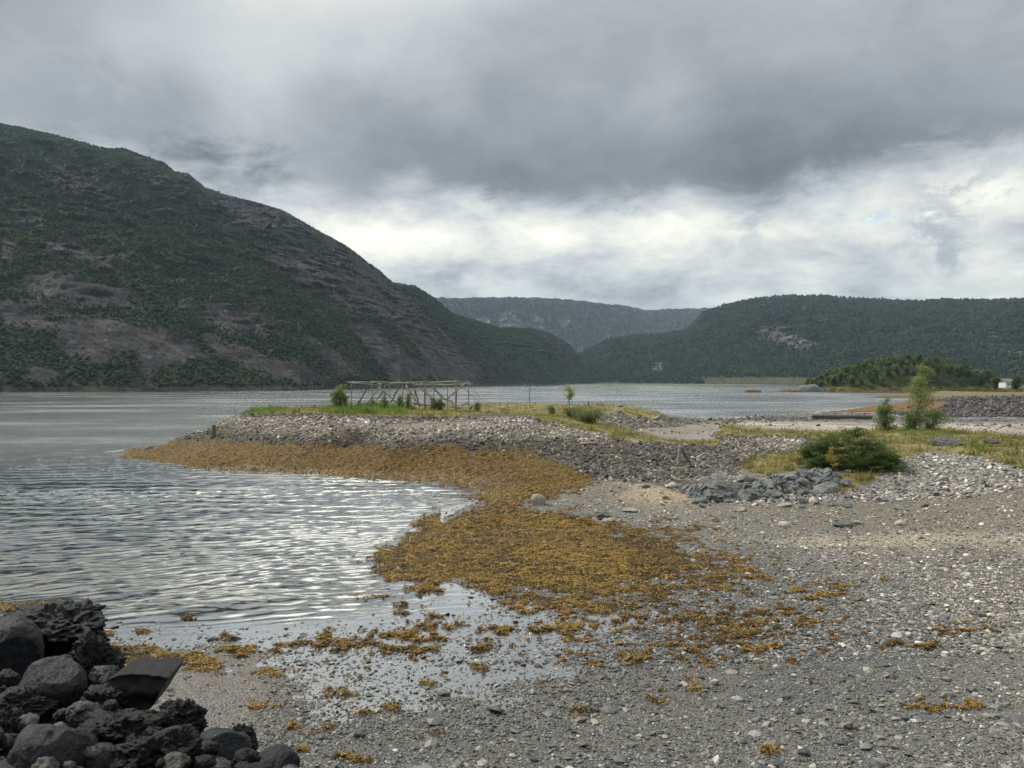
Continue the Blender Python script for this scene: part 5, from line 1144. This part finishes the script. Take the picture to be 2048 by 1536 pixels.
def gau(px, py, sx, sy, amp, warp=.0):
    a0, e0 = ang(px, py); a = w.math('DIVIDE', w.math('SUBTRACT', az, a0), sx / F); e = w.math('DIVIDE', w.math('SUBTRACT', w.math('ADD', el, w.math('MULTIPLY', w.math('SUBTRACT', nB, .5), warp)), e0), sy / F)
    q = w.math('ADD', w.math('MULTIPLY', a, a), w.math('MULTIPLY', e, e)); return w.math('MULTIPLY', w.math('EXPONENT', w.math('MULTIPLY', q, -1.0)), amp)
edge_pts = [(-400, 250), (0, 285), (200, 300), (420, 300), (560, 350), (620, 395), (700, 415), (800, 385), (900, 400), (1000, 425), (1150, 440), (1250, 415), (1350, 425), (1450, 450), (1510, 462), (1560, 435), (1610, 385), (1700, 365), (1770, 365), (1830, 350), (1900, 340), (2048, 325), (2400, 320)]
tfac = w.n('ShaderNodeMapRange', 0, None, Value=az, **{'From_Min': -.75, 'From_Max': .75})
edge = w.ramp(tfac, [((ang(a, b)[0] + .75) / 1.5, ang(a, b)[1] / .4) for a, b in edge_pts]); edge = w.math('MULTIPLY', edge, .4)
wob = w.math('ADD', w.math('MULTIPLY', w.math('SUBTRACT', nB, .5), .12), w.math('MULTIPLY', w.math('SUBTRACT', nA, .5), .035))
dE = w.math('ADD', w.math('SUBTRACT', el, edge), wob)
dark = sm(-.010, .040, dE)                                # 0 below the edge of the cloud bank, 1 inside it
# background: bright broken layer low over the hills
def S(*a):
    r = a[0]
    for b in a[1:]: r = w.math('ADD', r, b)
    return r
low = S(w.ramp(w.math('MULTIPLY', el, 2.5), [(0.0, .50), (.12, .50), (.25, .50), (.34, .55), (.42, .64), (.50, .54), (.60, .46), (.75, .48), (1.0, .5)]), w.math('MULTIPLY', w.math('SUBTRACT', nD, .5), 1.15), w.math('MULTIPLY', w.math('SUBTRACT', nB, .5), .62),
        gau(1850, 400, 260, 60, .14), gau(760, 470, 150, 35, .20), gau(1150, 460, 220, 40, .12), gau(2000, 560, 160, 45, .12), gau(1300, 555, 180, 40, -.10), gau(850, 560, 160, 30, -.08), gau(1750, 510, 120, 40, -.05), gau(600, 330, 200, 90, -.17), gau(350, 280, 300, 120, -.13))
up = S(w.ramp(w.math('MULTIPLY', el, 2.0), [(0.0, .17), (.30, .16), (.42, .18), (.60, .26), (.80, .30), (1.0, .37)]), w.math('MULTIPLY', w.math('SUBTRACT', nA, .5), .34), w.math('MULTIPLY', w.math('SUBTRACT', nC, .5), .18), w.math('MULTIPLY', w.math('SUBTRACT', nB, .5), .13),
       gau(470, 200, 170, 190, .16, .14), gau(640, 60, 260, 110, .09, .12), gau(1700, 60, 400, 80, .03), gau(250, 90, 60, 60, .06, .12), gau(150, 170, 230, 90, .03, .1), gau(130, 330, 300, 60, .12, .1), gau(1270, 60, 260, 120, .02), gau(1050, 340, 350, 90, -.035), gau(1550, 330, 200, 70, -.03), gau(1330, 180, 60, 60, .05, .1), gau(300, 210, 130, 60, -.07, .08), gau(1900, 250, 200, 60, -.01))
tail = S(gau(1850, 440, 60, 60, .85, .35), gau(1905, 480, 35, 55, .7, .35), gau(1980, 380, 90, 35, .55, .35), gau(1940, 350, 100, 25, .5, .3), gau(1500, 450, 50, 30, .5, .3), gau(720, 400, 50, 30, .3, .3))
tailm = w.math('MULTIPLY', w.math('MINIMUM', tail, 1.0), sm(.38, .56, nB))
val = w.n('ShaderNodeMix', 0, None, i0=dark, i2=low, i3=up); val = w.n('ShaderNodeMix', 0, None, i0=w.math('MULTIPLY', tailm, .75), i2=val, i3=.26)
# unseen sky brightened overhead, with an added glow for water glints; darker behind
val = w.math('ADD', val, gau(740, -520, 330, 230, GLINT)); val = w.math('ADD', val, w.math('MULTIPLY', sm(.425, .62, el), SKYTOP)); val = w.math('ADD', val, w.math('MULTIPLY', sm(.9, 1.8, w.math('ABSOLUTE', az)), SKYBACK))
col = w.ramp(val, [(.10, (.095, .10, .112)), (.20, (.190, .207, .230)), (.30, (.285, .305, .328)), (.45, (.44, .465, .48)), (.62, (.63, .64, .605)), (.80, (.83, .825, .72)), (1.0, (1.0, 1.0, .90))])
col = w.scalec(col, w.math('MAXIMUM', val, 1.0))
blue = w.math('MULTIPLY', S(gau(1755, 450, 38, 9, .6, .15), gau(1650, 380, 40, 10, .35, .3)), w.math('SUBTRACT', 1.0, dark), clamp=True)
cl = w.mixc(blue, w.scalec(col, 10.0), w.scalec(w.mixc(.6, sky.outputs[0], (4.5, 6.3, 8.2)), 1.0))
cl = w.mixc(sm(-.02, -.08, el), cl, (1.5, 1.6, 1.7))
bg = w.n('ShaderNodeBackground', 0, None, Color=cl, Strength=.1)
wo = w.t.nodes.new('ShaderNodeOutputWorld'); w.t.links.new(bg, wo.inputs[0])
SC.world.cycles.sampling_method = 'MANUAL'; SC.world.cycles.sample_map_resolution = 1024
ld = bpy.data.lights.new('sun', 'SUN'); ld.energy = SUNE; ld.angle = math.radians(10); ld.color = (1, .95, .86); lo = bpy.data.objects.new('sun', ld); link(lo)
sd = Vector((math.sin(math.radians(SUN_AZ)) * math.cos(math.radians(SUN_EL)), math.cos(math.radians(SUN_AZ)) * math.cos(math.radians(SUN_EL)), math.sin(math.radians(SUN_EL))))
lo.rotation_euler = sd.to_track_quat('Z', 'Y').to_euler(); lo.location = (0, 0, 50)
cd = bpy.data.cameras.new('camera'); cam = bpy.data.objects.new('camera', cd); link(cam); cd.sensor_width = 36; cd.lens = F / 2048 * 36; cd.clip_start = .1; cd.clip_end = 100000
cam.location = (0, 0, CAMH); cam.rotation_euler = (math.radians(90) + math.atan((HY - 768) / F) * 1.0, 0, 0)
SC.camera = cam
vs = SC.view_settings; vs.view_transform = 'Standard'; vs.look = 'None'; vs.gamma = 1; vs.exposure = EXPO
cy = SC.cycles; cy.max_bounces = 6; cy.diffuse_bounces = 2; cy.glossy_bounces = 3; cy.transparent_max_bounces = 12; cy.volume_bounces = 0; cy.caustics_reflective = False; cy.caustics_refractive = False
